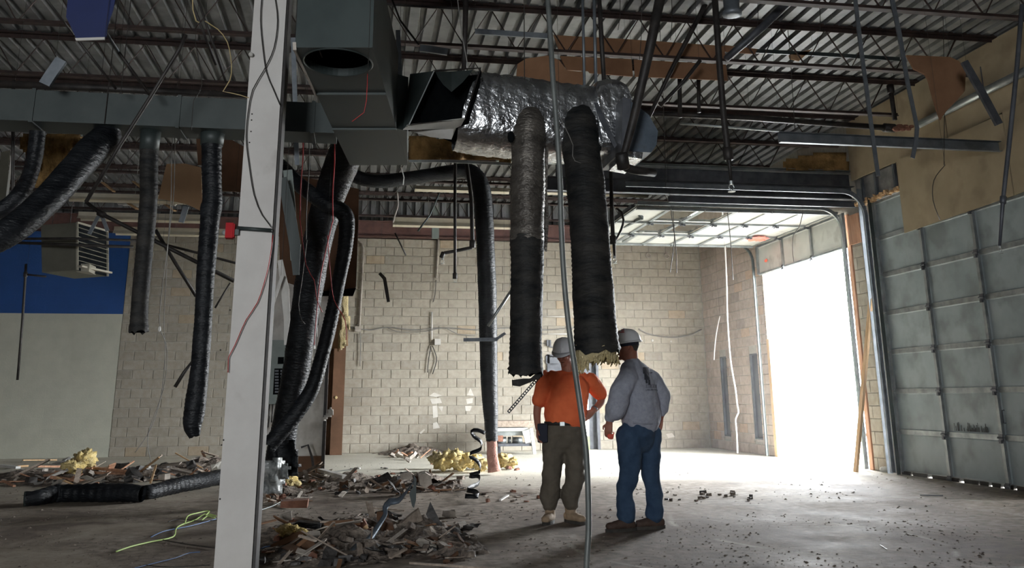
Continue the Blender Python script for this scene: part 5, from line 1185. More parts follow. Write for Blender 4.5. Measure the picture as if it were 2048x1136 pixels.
limb(m, [LS-so*-.06-ez*.02, LS+so*-.0-ez*.03, q(1086, 780, .03), q(1078, 800, .02)], [.08, .088, .082, .078], side=so, sub=.02)
limb(m, [RS-so*.06-ez*.02, RS-ez*.025, q(1191, 776, .08), q(1201, 787, .11)], [.08, .086, .080, .074], side=so, sub=.02)
limb(m, [LS-ez*.02, nk-ez*.035, RS-ez*.02], [.055, .07, .055], side=fo, n=16)
sh = remesh(m, .010, 4, folds(9, .010, 3, (1, 1, .7))).build('polo_shirt', 'orange', man1, True)
m = MB()
for sgn in (-1, 1): limb(m, [nk+ez*.0-fo*.05+so*sgn*.02, nk-ez*.012+so*sgn*.062, nk-ez*.04+fo*.085+so*sgn*.022], [.009, .011, .009], [.020, .022, .020], side=so, n=8, sub=.02)
remesh(m, .006, 1).build('collar', 'orange', sh, True)
m = MB()     # trousers
limb(m, [hipc+ez*.085, hipc+ez*.02, hipc-ez*.07], [.185, .195, .17], [.14, .155, .13], side=so, n=22)
for A, K, B_, sg in ((LH, LK, LA, -1), (RH, RK, RA, 1)): limb(m, [A-ez*.0, A-ez*.18, K, B_+ez*.16, B_+ez*.075], [.112, .108, .092, .094, .084], [.125, .12, .098, .096, .092], side=so, n=18)
remesh(m, .011, 3, folds(8, .014, 9, (1, 1, 1.3))).build('trousers', 'khaki', man1, True)
m = MB(); limb(m, [hipc+ez*.075, hipc+ez*.11], [.190, .188], [.148, .146], side=so, n=26, caps=False, sub=.02); m.build('belt', 'steel_black', man1, True)
c = hipc+fo*.152+ez*.09; MB().obox(c, so*.022, ez*.018, fo*.005).build('buckle', 'galv', man1)
m = MB(); c = q(1086, 866, -.05); m.obox(c, so*.05, ez*.09, fo*.07); remesh(m, .012, 3).build('pouch', 'navy', man1, True)
boot(man1, LA, V((-.45, -.9, 0)), 'boot_tan'); boot(man1, RA, V((.42, -.9, 0)), 'boot_tan')
m = MB(); m.tube([RW-(RW-RE).normalized()*.035, RW-(RW-RE).normalized()*.055], .033, 14); m.build('watch', 'steel_dark', man1, True)
for sgn in (-1, 1): MB().ball(P(sgn*.03, .093, .008), .009, 8).build('eye', 'steel_black', man1, True)
MB().obox(P(0, .098, -.066), r_*.022, f_*.006, u_*.0025).build('mouth', 'board_dark', man1)
h1 = empty('hard_hat', hd+u_*.04, 'white hard hat worn by the man in orange, brim pointing left', 'hard hat', 'white hard hats'); hat(h1, P, r_, f_, u_, .032)

# ---- man in grey, seen from behind
YG = 8.3
def q(x, y, dy=0): return aty(x, y, YG+dy)
fg = V((-.80, .60, 0)).normalized(); sg_ = V((.60, .80, 0)).normalized()    # facing left and away; his right-hand side points right/away
of = q(1270, 1050); man2 = empty('person', V((of.x, of.y, 0)), 'man in a grey sweatshirt, blue jeans and white hard hat seen from behind', 'person', 'two men in hard hats')
hd = q(1254, 692, 0); hf = (V((-.95, .30, 0))+V((0, 0, -.12))).normalized(); nk = q(1264, 726, .0)
LS, RS = q(1256, 752, -.14), q(1304, 757, .13)
LE, LW = q(1238, 802, -.17), q(1219, 843, -.13); RE, RW = q(1324, 800, .14), q(1321, 836, .12)
hipc = q(1278, 862, 0); LH, RH = q(1258, 870, -.06), q(1298, 868, .07)
LK, RK = q(1256, 955, -.08), q(1303, 958, .06); LA, RA = q(1252, 1045, -.08), q(1310, 1045, .02)
m = MB(); P, r_, f_, u_ = head(m, hd, hf, s=1.0)
limb(m, [hd-u_*.06-f_*.03, nk, nk-ez*.06], [.06, .062, .08], side=r_, sub=.02)
limb(m, [nk-ez*.07, nk-ez*.2, hipc+ez*.1, hipc], [.09, .13, .13, .12], [.06, .09, .1, .1], side=sg_)
for A, E_, W_ in ((LS, LE, LW), (RS, RE, RW)): limb(m, [A, E_, W_], [.045, .040, .03], side=sg_)
for A, K, B_ in ((LH, LK, LA), (RH, RK, RA)): limb(m, [A, K, B_+ez*.02], [.06, .045, .04], side=sg_)
hand(m, LW, V((.0, 0, -1))+fg*.18, sg_*.6+fg*-.2, fg, 1.0, .62)
hand(m, RW, V((-.25, -.1, -.9)), -sg_, fg, .95, .7)
remesh(m, .0065, 2).build('body', 'skin', man2, True)
m = MB(); back = -fg
limb(m, [nk-ez*.03, q(1276, 760, 0), q(1282, 795, 0), q(1282, 824, 0), q(1281, 840, 0)], [.10, .205, .205, .21, .205], [.09, .125, .155, .18, .175], side=sg_, n=24)
limb(m, [LS+ez*.0, nk-ez*.045, RS+ez*.0], [.07, .085, .07], side=fg, n=16)
limb(m, [LS+sg_*.05, LS-ez*.01, LE+ez*.05, LE, (LE*.45+LW*.55), LW+ez*.03], [.08, .09, .09, .092, .09, .05], [.08, .09, .095, .096, .095, .05], side=sg_, sub=.02)
limb(m, [RS-sg_*.05, RS-ez*.01, RE+ez*.05, RE, (RE*.45+RW*.55), RW+ez*.04], [.08, .086, .080, .076, .070, .048], side=sg_, sub=.02)
SW = remesh(m, .010, 4, folds(9, .012, 5, (1, 1, .7))); sw = SW.build('sweatshirt', 'sweat', man2, True)
m = MB(); m.tube([LW+ez*.03+(LE-LW)*.1, LW+ez*.0], [.045, .038], 14); m.build('cuff', 'sweat', sw, True)
m = MB(); limb(m, [q(1281, 838), q(1281, 848)], [.206, .198], [.176, .168], side=sg_, n=26, caps=False, sub=.02); m.build('hem_band', 'sweat', sw, True)
m = MB(); limb(m, [nk-ez*.02, nk+ez*.008], [.085, .07], [.085, .07], side=sg_, n=20, caps=False, sub=.01); m.build('neck_band', 'sweat', sw, True)
m = MB()
limb(m, [hipc+ez*.08, hipc+ez*.0, hipc-ez*.08], [.178, .182, .165], [.145, .155, .13], side=sg_, n=22)
limb(m, [LH, LH-ez*.2, LK, LA+ez*.26, LA+ez*.06], [.104, .098, .082, .076, .078], [.125, .110, .088, .082, .086], side=sg_, n=18)
limb(m, [RH, RH-ez*.2, RK, RA+ez*.26, RA+ez*.06], [.104, .096, .08, .074, .076], [.12, .102, .084, .078, .084], side=sg_, n=18)
jn = remesh(m, .011, 3, folds(8, .013, 2, (1, 1, 1.2))); jo = jn.build('jeans', 'denim', man2, True)
boot(man2, LA, V((-.96, -.18, 0)), 'boot_dark'); boot(man2, RA, V((-.97, -.12, 0)), 'boot_dark')
# hair, eyes
m = MB(); limb(m, [P(0, -.055, .03), P(0, -.06, -.005), P(0, -.058, -.035)], [.075, .072, .055], [.058, .055, .04], side=r_, n=16, sub=.012); remesh(m, .006, 1, folds(60, .003)).build('hair', 'hair', man2, True)
for sgn in (-1, 1): MB().ball(P(sgn*.03, .093, .008), .009, 8).build('eye', 'steel_black', man2, True)
h2 = empty('hard_hat', hd+u_*.04, 'white hard hat with a small flag sticker worn by the man in grey', 'hard hat', 'white hard hats'); hat(h2, P, r_, f_, u_, .035)
# flag sticker on the helmet side that faces the camera
from mathutils.bvhtree import BVHTree
def decal(src, origin_px, rects, mat, name, parent, off=.006, uscale=1.0, skew=0):
    """flat print laid on a surface: rects are (x0,y0,x1,y1) in picture pixels around origin"""
    bvh = BVHTree.FromPolygons([v for v in src.v], src.f); m = MB()
    for (x0, y0, x1, y1) in rects:
        nx = max(1, int(abs(x1-x0)/1.5)+1); ny = max(1, int(abs(y1-y0)/1.5)+1); idx = {}; ok = True
        for i in range(nx+1):
            for j in range(ny+1):
                yy = y0+(y1-y0)*j/ny; xx = x0+(x1-x0)*i/nx+skew*(yy-origin_px[1])
                d = ray(xx, yy).normalized(); h = bvh.ray_cast(CAM, d)
                if h[0] is None: ok = False; break
                n_ = h[1]; n_ = n_ if n_.dot(d) < 0 else -n_
                idx[i, j] = len(m.v); m.v.append(h[0]+n_*off)
            if not ok: break
        if ok:
            for i in range(nx):
                for j in range(ny): m.f.append((idx[i, j], idx[i, j+1], idx[i+1, j+1], idx[i+1, j]))
    return m.build(name, mat, parent) if m.f else None
hs = [c for c in h2.children if c.name.startswith('shell')][0]
src = MB(); src.v = [v.co+WL[h2.name] for v in hs.data.vertices]; src.f = [tuple(p.vertices) for p in hs.data.polygons]
dcl = decal(src, (1243, 663), [(1238, 659, 1243, 665)], 'navy', 'flag_canton', h2)
decal(src, (1243, 663), [(1243, 659.5, 1249, 660.5), (1243, 661.5, 1249, 662.6), (1238, 665, 1249, 666.2), (1243, 663.4, 1249, 664.3)], 'red', 'flag_stripes', h2)
# print on the sweatshirt back: dark standing shape, title bar and two small lines of lettering
T = []
def glyphs(x0, x1, y0, y1, seed):
    rr = random.Random(seed); x = x0; out = []
    while x < x1-1.2:
        w_ = rr.choice((1.1, 1.5, 1.9)); k = rr.random()
        out.append((x, y0, x+.55, y1))
        if k > .3: out.append((x, y0, x+w_, y0+.7))
        if k < .75: out.append((x, y1-.7, x+w_, y1))
        if k > .5: out.append((x+w_-.5, y0, x+w_, y1))
        x += w_+.7
    return out
T += [(1279, 718, 1299, 726), (1283, 727, 1297, 735), (1285, 735, 1297, 748), (1287, 748, 1297, 760), (1289, 760, 1293, 767), (1294, 760, 1298, 770), (1297, 745, 1304, 747)]
decal(SW, (1290, 740), T, 'print', 'back_print', sw, skew=.06)
decal(SW, (1290, 775), glyphs(1291, 1314, 769, 776, 4), 'print', 'print_lettering', sw)
decal(SW, (1290, 780), glyphs(1291, 1315, 778.5, 781.5, 5), 'print', 'print_lettering', sw)
# red item in his hand
m = MB(); c = q(1221, 873, -.12); m.ball(c, .034, 10, (1, .7, .8)); m.tube([c+V((.02, 0, -.01)), c+V((.03, -.02, .035)), c+V((-.005, -.02, .04))], .007, 6)
rdm = remesh(m, .006, 1, folds(40, .005)); tag(rdm.build('tape_roll', 'spray', None, True), 'bright red roll held in the left hand of the man in grey', 'tape roll')

# ================================================================== DEBRIS ON THE FLOOR
MOUNDS = [  # px, py centre, half width px, half depth m, height m
    (700, 1090, 150, .75, .16), (620, 1062, 90, .5, .12), (830, 1072, 95, .6, .17), (905, 1100, 60, .45, .10), (570, 1110, 70, .5, .08), (740, 1045, 90, .4, .10),
    (700, 968, 85, .9, .16), (790, 970, 95, .8, .15), (880, 974, 80, .7, .09), (640, 955, 50, .9, .13), (850, 962, 40, .6, .16),
    (828, 906, 62, .8, .22), (560, 990, 55, .7, .14),
    (60, 952, 80, 1.1, .12), (170, 955, 90, 1.2, .16), (300, 948, 110, 1.4, .14), (410, 935, 70, 1.5, .22)]
MM = []
for x, y, hw_, hd_, h in MOUNDS:
    c = atz(x, y, 0); MM.append((c.x, c.y, wid(hw_, c), hd_, h))
def hgt(x, y):
    s_ = 0
    for cx, cy_, a, b_, h in MM:
        r2 = ((x-cx)/a)**2+((y-cy_)/b_)**2
        if r2 < 4: s_ = max(s_, h*math.exp(-r2*1.5))
    return s_*(.75+.5*noise.noise(V((x*4, y*4, 1))))-.012
def mound(x0, x1, y0, y1, st, label, seed):
    m = MB(); nx = int((x1-x0)/st); ny = int((y1-y0)/st); idx = {}
    for i in range(nx+1):
        for j in range(ny+1):
            x = x0+i*st; y = y0+j*st; h = hgt(x, y)
            if h > 0: h += .035*noise.noise(V((x*14, y*14, 2)))+.02*noise.noise(V((x*33, y*33, 5)))
            idx[i, j] = len(m.v); m.v.append(V((x, y, max(h, -.01))))
    for i in range(nx):
        for j in range(ny):
            f = (idx[i, j], idx[i+1, j], idx[i+1, j+1], idx[i, j+1])
            if max(m.v[k].z for k in f) > 0: m.f.append(f)
    o = m.build('rubble_mound', 'rubble'); tag(o, label, 'rubble', None, 'stuff')
mound(-1.1, 2.2, 7.0, 9.9, .035, 'low dark mound of rubble dust in front of the fat ducts', 1)
mound(-1.6, 1.4, 10.0, 14.3, .05, 'strip of dark rubble dust behind the front heap', 2)
mound(-9, -1.4, 11.5, 19, .08, 'strip of debris dust along the left floor', 3)
mound(.2, 2.6, 18.5, 20.9, .06, 'small mound of dust at the foot of the block wall', 4)
PR = random.Random(77)
def piece(kind, x, y, size, mat, z=None, tilt=.5, label=None, cat=None, group=None, parent=None, rr=PR):
    m = MB(); a = rr.uniform(0, math.pi); rot = Matrix.Rotation(a, 3, 'Z') @ Matrix.Rotation(rr.uniform(-tilt, tilt), 3, 'X') @ Matrix.Rotation(rr.uniform(-tilt, tilt), 3, 'Y')
    if kind == 'chunk':
        n = rr.choice((5, 6, 7)); h = size*rr.uniform(.18, .5); ring0 = []; ring1 = []
        for j in range(n):
            q_ = 2*math.pi*j/n+rr.uniform(-.25, .25); r_ = size*rr.uniform(.35, .6); ring0.append((math.cos(q_)*r_, math.sin(q_)*r_*.8, -h/2)); r2 = r_*rr.uniform(.75, 1.02); ring1.append((math.cos(q_+.1)*r2, math.sin(q_+.1)*r2*.8, h/2*rr.uniform(.6, 1.2)))
        vs = ring0+ring1; m.add(vs, [tuple(reversed(range(n))), tuple(range(n, 2*n))]+[(j, (j+1)%n, n+(j+1)%n, n+j) for j in range(n)])
    elif kind == 'board':
        L = size*rr.uniform(1.2, 2.4); W = size*rr.uniform(.25, .5); t = size*rr.uniform(.04, .1); k = 4; top = []; e0 = [rr.uniform(-.12, .12)*L for _ in range(3)]; e1 = [rr.uniform(-.12, .12)*L for _ in range(3)]
        poly = [(-L/2+e0[0], -W/2), (L/2+e1[0], -W/2), (L/2+e1[1], 0), (L/2+e1[2], W/2), (-L/2+e0[2], W/2), (-L/2+e0[1], 0)]
        m.slab([V((x_, y_, -t/2)) for x_, y_ in poly], V((0, 0, t)))
    elif kind == 'stick':
        L = size*rr.uniform(1.8, 3.4); w_ = size*rr.uniform(.08, .15); m.bar((-L/2, 0, 0), (L/2, 0, 0), w_, w_*rr.uniform(.5, 1))
    elif kind == 'sheet':
        n = 5; vs = []
        for i in range(n+1):
            for j in range(3): vs.append(V(((i/n-.5)*size*1.8, (j/2-.5)*size*.8*(1-.25*rr.random()), size*.3*noise.noise(V((i*.6, j*.5, x*7))))))
        m.add(vs, [(i*3+j, (i+1)*3+j, (i+1)*3+j+1, i*3+j+1) for i in range(n) for j in range(2)])
        m.add([v-V((0, 0, .006)) for v in vs], [(i*3+j, i*3+j+1, (i+1)*3+j+1, (i+1)*3+j) for i in range(n) for j in range(2)])
    elif kind == 'lump':
        m.ball((0, 0, 0), size*.5, 26, (1, .8, .62)); m.v = [v*(1+.7*noise.noise(v.normalized()*1.9+V((x*5, y*5, 0)))+.55*abs(noise.noise(v.normalized()*4.5+V((x, y, 3))))+.35*noise.noise(v.normalized()*10+V((y, x, 3)))) for v in m.v]
    m.v = [rot @ v for v in m.v]; lo = min(v.z for v in m.v)
    if z is None: z = max(0, hgt(x, y))
    hz = max(v.z for v in m.v)-lo; sink = .0 if z <= .01 else min(.25*hz, .03)
    m.v = [v+V((x, y, z-lo-sink+.001)) for v in m.v]
    names = {'chunk': 'rubble_chunk', 'board': 'broken_board', 'stick': 'wood_offcut', 'sheet': 'sheet_scrap', 'lump': 'insulation_lump'}
    o = m.build(names[kind], mat, parent, kind == 'lump'); tag(o, label, cat, group); return o
def scatter(n, area, sizes, mix, where, gname, zmul=None):
    """area: pixel box x0,y0,x1,y1 on the floor; only spots that the mounds or the strip hold"""
    x0, y0, x1, y1 = area; k = 0; tries = 0
    while k < n and tries < n*30:
        tries += 1
        px_, py_ = PR.uniform(x0, x1), PR.uniform(y0, y1); p = atz(px_, py_, 0); h = hgt(p.x, p.y)
        if zmul is None and h < .01 and PR.random() > .12: continue
        if h > .0: p = atz(px_, py_, h)
        kind, mat, desc, cat = PR.choice(mix); sz = wid(PR.uniform(*sizes), p)
        if kind == 'chunk': sz *= .9
        fx = (px_-x0)/(x1-x0); fy = (py_-y0)/(y1-y0)
        pos = ('far left', 'inner left', 'middle', 'inner right', 'far right')[min(4, int(fx*5))]+(' back', ' centre', ' front')[min(2, int(fy*3))]
        big = 'small ' if sz < wid(sizes[0]+(sizes[1]-sizes[0])*.4, p)*(.9 if kind == 'chunk' else 1) else 'large '
        piece(kind, p.x, p.y, sz, mat, None, .6 if h > .03 else .12, '%s%s at the %s of %s' % (big, desc, pos, where), cat, gname+' '+cat+'s'); k += 1
mixA = [('chunk', 'plaster', 'pale plaster chunk', 'chunk'), ('chunk', 'rubble', 'dark dirt clod', 'clod'), ('chunk', 'brick', 'reddish brick fragment', 'brick'), ('board', 'wood_grey', 'dusty broken board', 'board'), ('board', 'cardboard', 'brown fibreboard scrap', 'board scrap'), ('stick', 'wood_grey', 'dusty wooden offcut', 'offcut'), ('chunk', 'char', 'blackened fragment', 'fragment'), ('sheet', 'char', 'dark bent sheet scrap', 'sheet'), ('chunk', 'rubble', 'dark dirt clod', 'clod'), ('board', 'plaster', 'pale drywall piece', 'drywall'), ('sheet', 'board_dark', 'dark brown bent scrap', 'scrap')]
scatter(150, (515, 1012, 950, 1135), (14, 44), mixA, 'the front rubble heap', 'front heap')
scatter(90, (600, 938, 955, 988), (10, 30), mixA, 'the rubble strip behind', 'middle strip')
scatter(26, (775, 886, 885, 912), (9, 26), [('board', 'wood_grey', 'dusty board', 'board'), ('stick', 'wood_red', 'reddish stick', 'stick'), ('chunk', 'plaster', 'pale chunk', 'chunk'), ('board', 'plaster', 'pale drywall piece', 'drywall')], 'the heap by the wall', 'wall heap')
mixL = [('stick', 'wood_red', 'reddish wooden strip', 'strip'), ('board', 'wood_red', 'reddish broken board', 'board'), ('board', 'plaster', 'pale drywall piece', 'drywall'), ('stick', 'wood', 'light pine offcut', 'offcut'), ('chunk', 'plaster', 'pale chunk', 'chunk'), ('board', 'wood_grey', 'dusty board', 'plank'), ('chunk', 'char', 'dark fragment', 'fragment'), ('sheet', 'white_dirty', 'pale crumpled sheet', 'sheet')]
scatter(95, (0, 922, 440, 972), (12, 40), mixL, 'the left debris strip', 'left strip')
scatter(40, (515, 950, 620, 1018), (10, 28), mixA, 'the column litter', 'column foot')
scatter(16, (960, 985, 1090, 1005), (8, 20), [('chunk', 'brick', 'brown fragment', 'fragment'), ('chunk', 'rubble', 'dirt clod', 'clod'), ('board', 'wood_grey', 'broken board', 'board')], 'the litter by the orange man', 'centre floor', 1)
scatter(22, (1300, 985, 1510, 1003), (7, 16), [('chunk', 'rubble', 'dirt clod', 'clod'), ('chunk', 'char', 'dark fragment', 'fragment')], 'the crumbs by the grey man', 'right floor', 1)
# loose grit over the slab: countless, one object
m = MB(); GR = random.Random(12)
for k in range(9000):
    px_, py_ = GR.uniform(-40, 2088), 915+220*GR.random()**.8; p = atz(px_, py_, 0)
    if p.x > 8.0 or p.x < -13: continue
    cl = noise.noise(V((p.x*.9, p.y*.9, 4)))
    if cl < GR.uniform(-.25, .45): continue
    s_ = GR.choice((.004, .005, .007, .009, .013, .02))*GR.uniform(.7, 1.3)*(1 if p.y > 9 else .7); n = 4; an = GR.uniform(0, 3); h = s_*GR.uniform(.3, .8)
    vs = [(p.x+math.cos(an+j*1.57)*s_*GR.uniform(.6, 1.3), p.y+math.sin(an+j*1.57)*s_*GR.uniform(.5, 1.2), 0.0005) for j in range(4)]+[(p.x, p.y, h)]
    m.cur = None; m.add(vs, [(0,1,4),(1,2,4),(2,3,4),(3,0,4)])
tag(m.build('floor_grit', 'rubble', origin=(0, 8, 0)), 'fine grit and crumbs strewn over the slab', 'grit', None, 'stuff')
# yellow insulation
for i, (x, y, wd, dz, lab) in enumerate(((888, 945, 40, .0, 'left part of the yellow wool heap by the long duct'), (905, 944, 48, .08, 'tallest part of the yellow wool heap by the long duct'), (925, 943, 44, .02, 'right part of the yellow wool heap by the long duct'), (875, 938, 34, 0, 'small yellow wool tuft left behind the wool heap'), (952, 940, 34, 0, 'yellow wool tuft between the heap and the pink sock'), (962, 945, 30, 0, 'yellow wool tuft in front of the pink sock'), (1008, 938, 34, 0, 'yellow wool tuft right of the pink sock'), (1025, 938, 24, 0, 'last small yellow wool tuft right of the pink sock'), (165, 955, 46, .12, 'yellow wool tuft on the left debris strip'), (145, 960, 34, .05, 'smaller yellow wool tuft beside the floor duct at left'), (575, 978, 36, .0, 'yellow wool tuft behind the white column'), (578, 1086, 40, .03, 'yellow wool tuft at the left of the front heap'), (604, 1090, 26, .03, 'small yellow wool tuft in the front heap'))):
    p = atz(x, y, 0); piece('lump', p.x, p.y, wid(wd, p), 'fibre' if i != 3 else 'fibre_pale', max(dz, hgt(p.x, p.y), 0), .3, lab, 'insulation', 'yellow insulation tufts')
for i, (x, y, wd) in enumerate(((985, 942, 18), (1018, 940, 20), (1033, 941, 16))):
    p = atz(x, y, 0); piece('chunk', p.x, p.y, wid(wd, p), 'brick', 0, .2, ['reddish scrap at the foot of the pink sock', 'reddish scrap among the right wool tufts', 'outermost reddish scrap right of the wool tufts'][i], 'scrap', 'reddish scraps by the wool')
# long things in the debris
def stick_px(x0, y0, x1, y1, wd, mat, label, z0=.01, z1=.01, cat='wood', name='lath', th=None):
    a, b_ = atz(x0, y0, z0), atz(x1, y1, z1); w_ = wid(wd, a); m = MB(); m.bar(a+ez*w_*.3, b_+ez*w_*.3, w_, th or w_*.5); return tag(m.build(name, mat), label, cat)
stick_px(950, 924, 862, 929, 5, 'wood_red', 'reddish lath lying behind the yellow wool heap')
stick_px(150, 935, 275, 948, 9, 'wood_red', 'long reddish plank on the left debris strip', .12, .1, name='plank')
stick_px(112, 946, 260, 950, 8, 'wood_red', 'second reddish plank in front of the first on the left strip', .08, .08, name='plank')
stick_px(0, 934, 36, 938, 9, 'white', 'white board end at the left edge of the floor', .12, .12, name='plank')
stick_px(38, 938, 86, 958, 4, 'wire_white', 'thin white trim piece at the far left', .06, .02, name='trim_strip')
stick_px(638, 1078, 668, 1046, 5, 'wood_grey', 'pale stick rising in the front heap', .12, .26)
stick_px(598, 1074, 632, 1084, 8, 'wood_grey', 'pale short stick left in the front heap', .15, .12)
stick_px(640, 1046, 708, 1044, 7, 'wood_grey', 'level dusty stick at the top of the front heap', .16, .16)
stick_px(780, 1118, 812, 1100, 8, 'wood_grey', 'dusty stick at the lower middle of the front heap', .1, .14)
stick_px(820, 1128, 990, 1140, 7, 'wood_grey', 'thin board edge at the bottom of the picture right of the heap', .02, .02)
stick_px(712, 938, 690, 960, 6, 'plaster', 'curved pale piece standing in the middle rubble strip', .3, .12)
stick_px(650, 948, 720, 938, 5, 'white', 'white lath across the middle rubble strip', .15, .22)
stick_px(640, 944, 690, 958, 12, 'white_dirty', 'ribbed white panel edge at the left of the middle strip', .16, .12)
stick_px(1840, 991, 1886, 992, 3, 'steel_dark', 'short dark rod lying before the closed grey door', .004, .004, 'rod', 'loose_rod')
stick_px(1000, 1002, 1016, 992, 5, 'white_dirty', 'short pale stick on the floor between heap and man in orange', 0.005, .005)
stick_px(1760, 1090, 1774, 1099, 1.6, 'wire_white', 'tiny white stick on the floor at the right', .002, .002)
# distinctive pieces of the front heap
def slabpiece(px, Y, mat, label, th=.02, name='board_scrap', cat='board', slope=0):
    m = MB(); ys = [p[1] for p in px]; yb = max(ys); m.slab([aty(x, y, Y+slope*(yb-y)) for x, y in px], V((0, th, .0))); return tag(m.build(name, mat), label, cat)
slabpiece([(786, 1062), (802, 1076), (846, 1040), (838, 1018), (822, 1030)], 8.1, 'wood_grey', 'square-ended dusty board lying on top of the front heap', .12, slope=.006)
slabpiece([(852, 1030), (861, 1004), (868, 1018), (884, 1050), (878, 1060), (862, 1046)], 8.3, 'char', 'jagged dark shard standing up at the right of the front heap', .03, 'dark_shard', 'shard')
slabpiece([(688, 1078), (716, 1072), (736, 1054), (728, 1040), (692, 1062)], 8.05, 'brick', 'reddish brown block in the middle of the front heap', .14, 'wood_block', 'block', .004)
slabpiece([(716, 1074), (718, 1062), (734, 1048), (737, 1056)], 8.02, 'wood', 'pale sawn end of the reddish block', .02, 'sawn_end', 'block')
slabpiece([(590, 1046), (598, 1044), (642, 1048), (640, 1064), (604, 1066), (590, 1058)], 8.5, 'black_plastic', 'shiny black casing in the left of the front heap', .14, 'black_casing', 'casing')
slabpiece([(560, 1030), (582, 1022), (584, 1040), (562, 1044)], 8.8, 'plaster', 'pale flat piece propped left in the front heap', .03)
slabpiece([(780, 1140), (812, 1118), (832, 1120), (850, 1140)], 7.1, 'steel_dark', 'dark blue-grey sheet at the bottom edge of the heap', .02, 'sheet_metal', 'sheet', .01)
slabpiece([(812, 1114), (850, 1112), (930, 1142), (852, 1142), (832, 1120)], 7.05, 'wood_grey', 'pale flat board at the bottom edge right of the heap', .02, slope=.012)
slabpiece([(776, 1054), (792, 1048), (798, 1066), (782, 1072)], 8.2, 'plaster', 'grey panel scrap in the middle right of the front heap', .04)
slabpiece([(838, 950), (852, 946), (862, 952), (864, 968), (852, 976), (840, 970)], 11.6, 'plaster', 'rounded rubble lump at the right of the middle strip', .25, 'rubble_lump', 'rubble')
slabpiece([(800, 948), (822, 944), (826, 958), (802, 960)], 11.7, 'plaster', 'pale tile-like piece in the middle strip', .05)
slabpiece([(562, 1003), (616, 1000), (614, 1016), (560, 1016)], 9.3, 'brick', 'ribbed pinkish block on the floor right of the column', .2, 'ribbed_block', 'block')
# twisted metal strip
S = [(aty(x, y, Y), wd) for x, y, Y, wd in [(690, 1142, 7.3, 30), (706, 1116, 7.4, 30), (716, 1098, 7.5, 22), (738, 1080, 7.7, 14), (758, 1050, 7.9, 12), (771, 1028, 8.0, 12), (770, 1016, 8.05, 16), (780, 1004, 8.1, 22), (796, 1002, 8.1, 20), (808, 990, 8.15, 12), (820, 975, 8.2, 8), (828, 962, 8.2, 5)]]
SS = spline([(p, float(wd)) for p, wd in S], .03); m = MB(); vs = []
for i, (p, wd) in enumerate(SS):
    d = (SS[min(i+1, len(SS)-1)][0]-SS[max(i-1, 0)][0]).normalized(); an = i*.035; sx = d.cross(ey_).normalized()*math.cos(an)+ey_*math.sin(an)*.6; h = wid(wd, p)/2; c_ = d.cross(sx)*h*.35
    vs += [p-sx*h, p-sx*h*.4+c_, p+sx*h*.4+c_, p+sx*h]
k = len(SS); m.add(vs, [(i*4+j, i*4+j+1, (i+1)*4+j+1, (i+1)*4+j) for i in range(k-1) for j in range(3)])
o = tag(m.build('twisted_strip', 'galv_blue', None, True), 'twisted blue-grey metal strip rising out of the front heap', 'metal strip'); md = o.modifiers.new('s', 'SOLIDIFY'); md.thickness = .004
slabpiece([(828, 950), (833, 958), (832, 1000), (828, 1016), (824, 1012), (818, 985), (826, 975)], 8.2, 'galv_dull', 'pointed metal tip folded down from the twisted strip', .006, 'metal_tip', 'metal strip')
# curling black strap by the pink sock
S = [(970, 866), (955, 860), (943, 862), (947, 872), (962, 884), (960, 898), (942, 906), (938, 912), (952, 920), (960, 932), (958, 944), (940, 950), (945, 953), (958, 953), (958, 966), (940, 975), (935, 980), (952, 984), (956, 992), (930, 992)]
pts = [aty(x, y, 14.3 if y < 935 else None) if y < 935 else None for x, y in S]
pts = []
for x, y in S:
    pts.append(aty(x, y, 12.6) if y < 950 else aty(x, y, 12.6-(y-950)*.045))
SS = spline([(p,) for p in pts], .03); m = MB(); vs = []
for i, (p,) in enumerate(SS):
    d = (SS[min(i+1, len(SS)-1)][0]-SS[max(i-1, 0)][0]).normalized(); sx = V((.25, .5, .85)); sx = (sx-d*sx.dot(d)).normalized(); vs += [p-sx*.028, p+sx*.028]
m.add(vs, [(i*2, i*2+1, i*2+3, i*2+2) for i in range(len(SS)-1)])
o = tag(m.build('curling_strap', 'black_plastic', None, True), 'black plastic strap curling down to the floor left of the pink sock', 'strap'); md = o.modifiers.new('s', 'SOLIDIFY'); md.thickness = .004
# cables on the floor
def fwire(px, wd, mat, label, z=.012):
    pts = []
    for q_ in px:
        x, y = q_[:2]; zz = q_[2] if len(q_) > 2 else z; pts.append((atz(x, y, zz),))
    S_ = spline(pts, .04); r_ = wid(wd, S_[0][0])/2; m = MB(); m.tube([p[0] for p in S_], r_, 6); return tag(m.build('floor_cable', mat, None, True), label, 'cable')
fwire([(233, 1103), (262, 1093), (300, 1084), (345, 1074), (352, 1058), (362, 1050), (390, 1040), (410, 1028), (432, 1032)], 3.4, 'wire_green', 'longest yellow-green cable lying on the left floor')
fwire([(370, 1046), (376, 1032), (395, 1026), (418, 1022), (412, 1030)], 2.6, 'wire_green', 'upper loop of yellow-green cable by the column foot', .03)
fwire([(404, 1040), (416, 1032), (430, 1036)], 2.6, 'wire_green', 'short yellow-green cable end by the column foot', .03)
fwire([(302, 1074), (330, 1062), (380, 1052), (432, 1038)], 2.2, 'wire_blue', 'blue cable lying beside the yellow-green cable')
fwire([(336, 1044), (360, 1038), (400, 1042), (440, 1040)], 1.6, 'wire_black', 'black cable on the floor above the blue cable')
fwire([(326, 1080), (370, 1088), (430, 1096)], 2.2, 'wire_black', 'black cable on the floor below the yellow-green cable')
fwire([(270, 1136), (310, 1126), (350, 1116), (378, 1106), (400, 1104)], 2.0, 'wire_blue', 'blue cable in the lower left corner before the column')
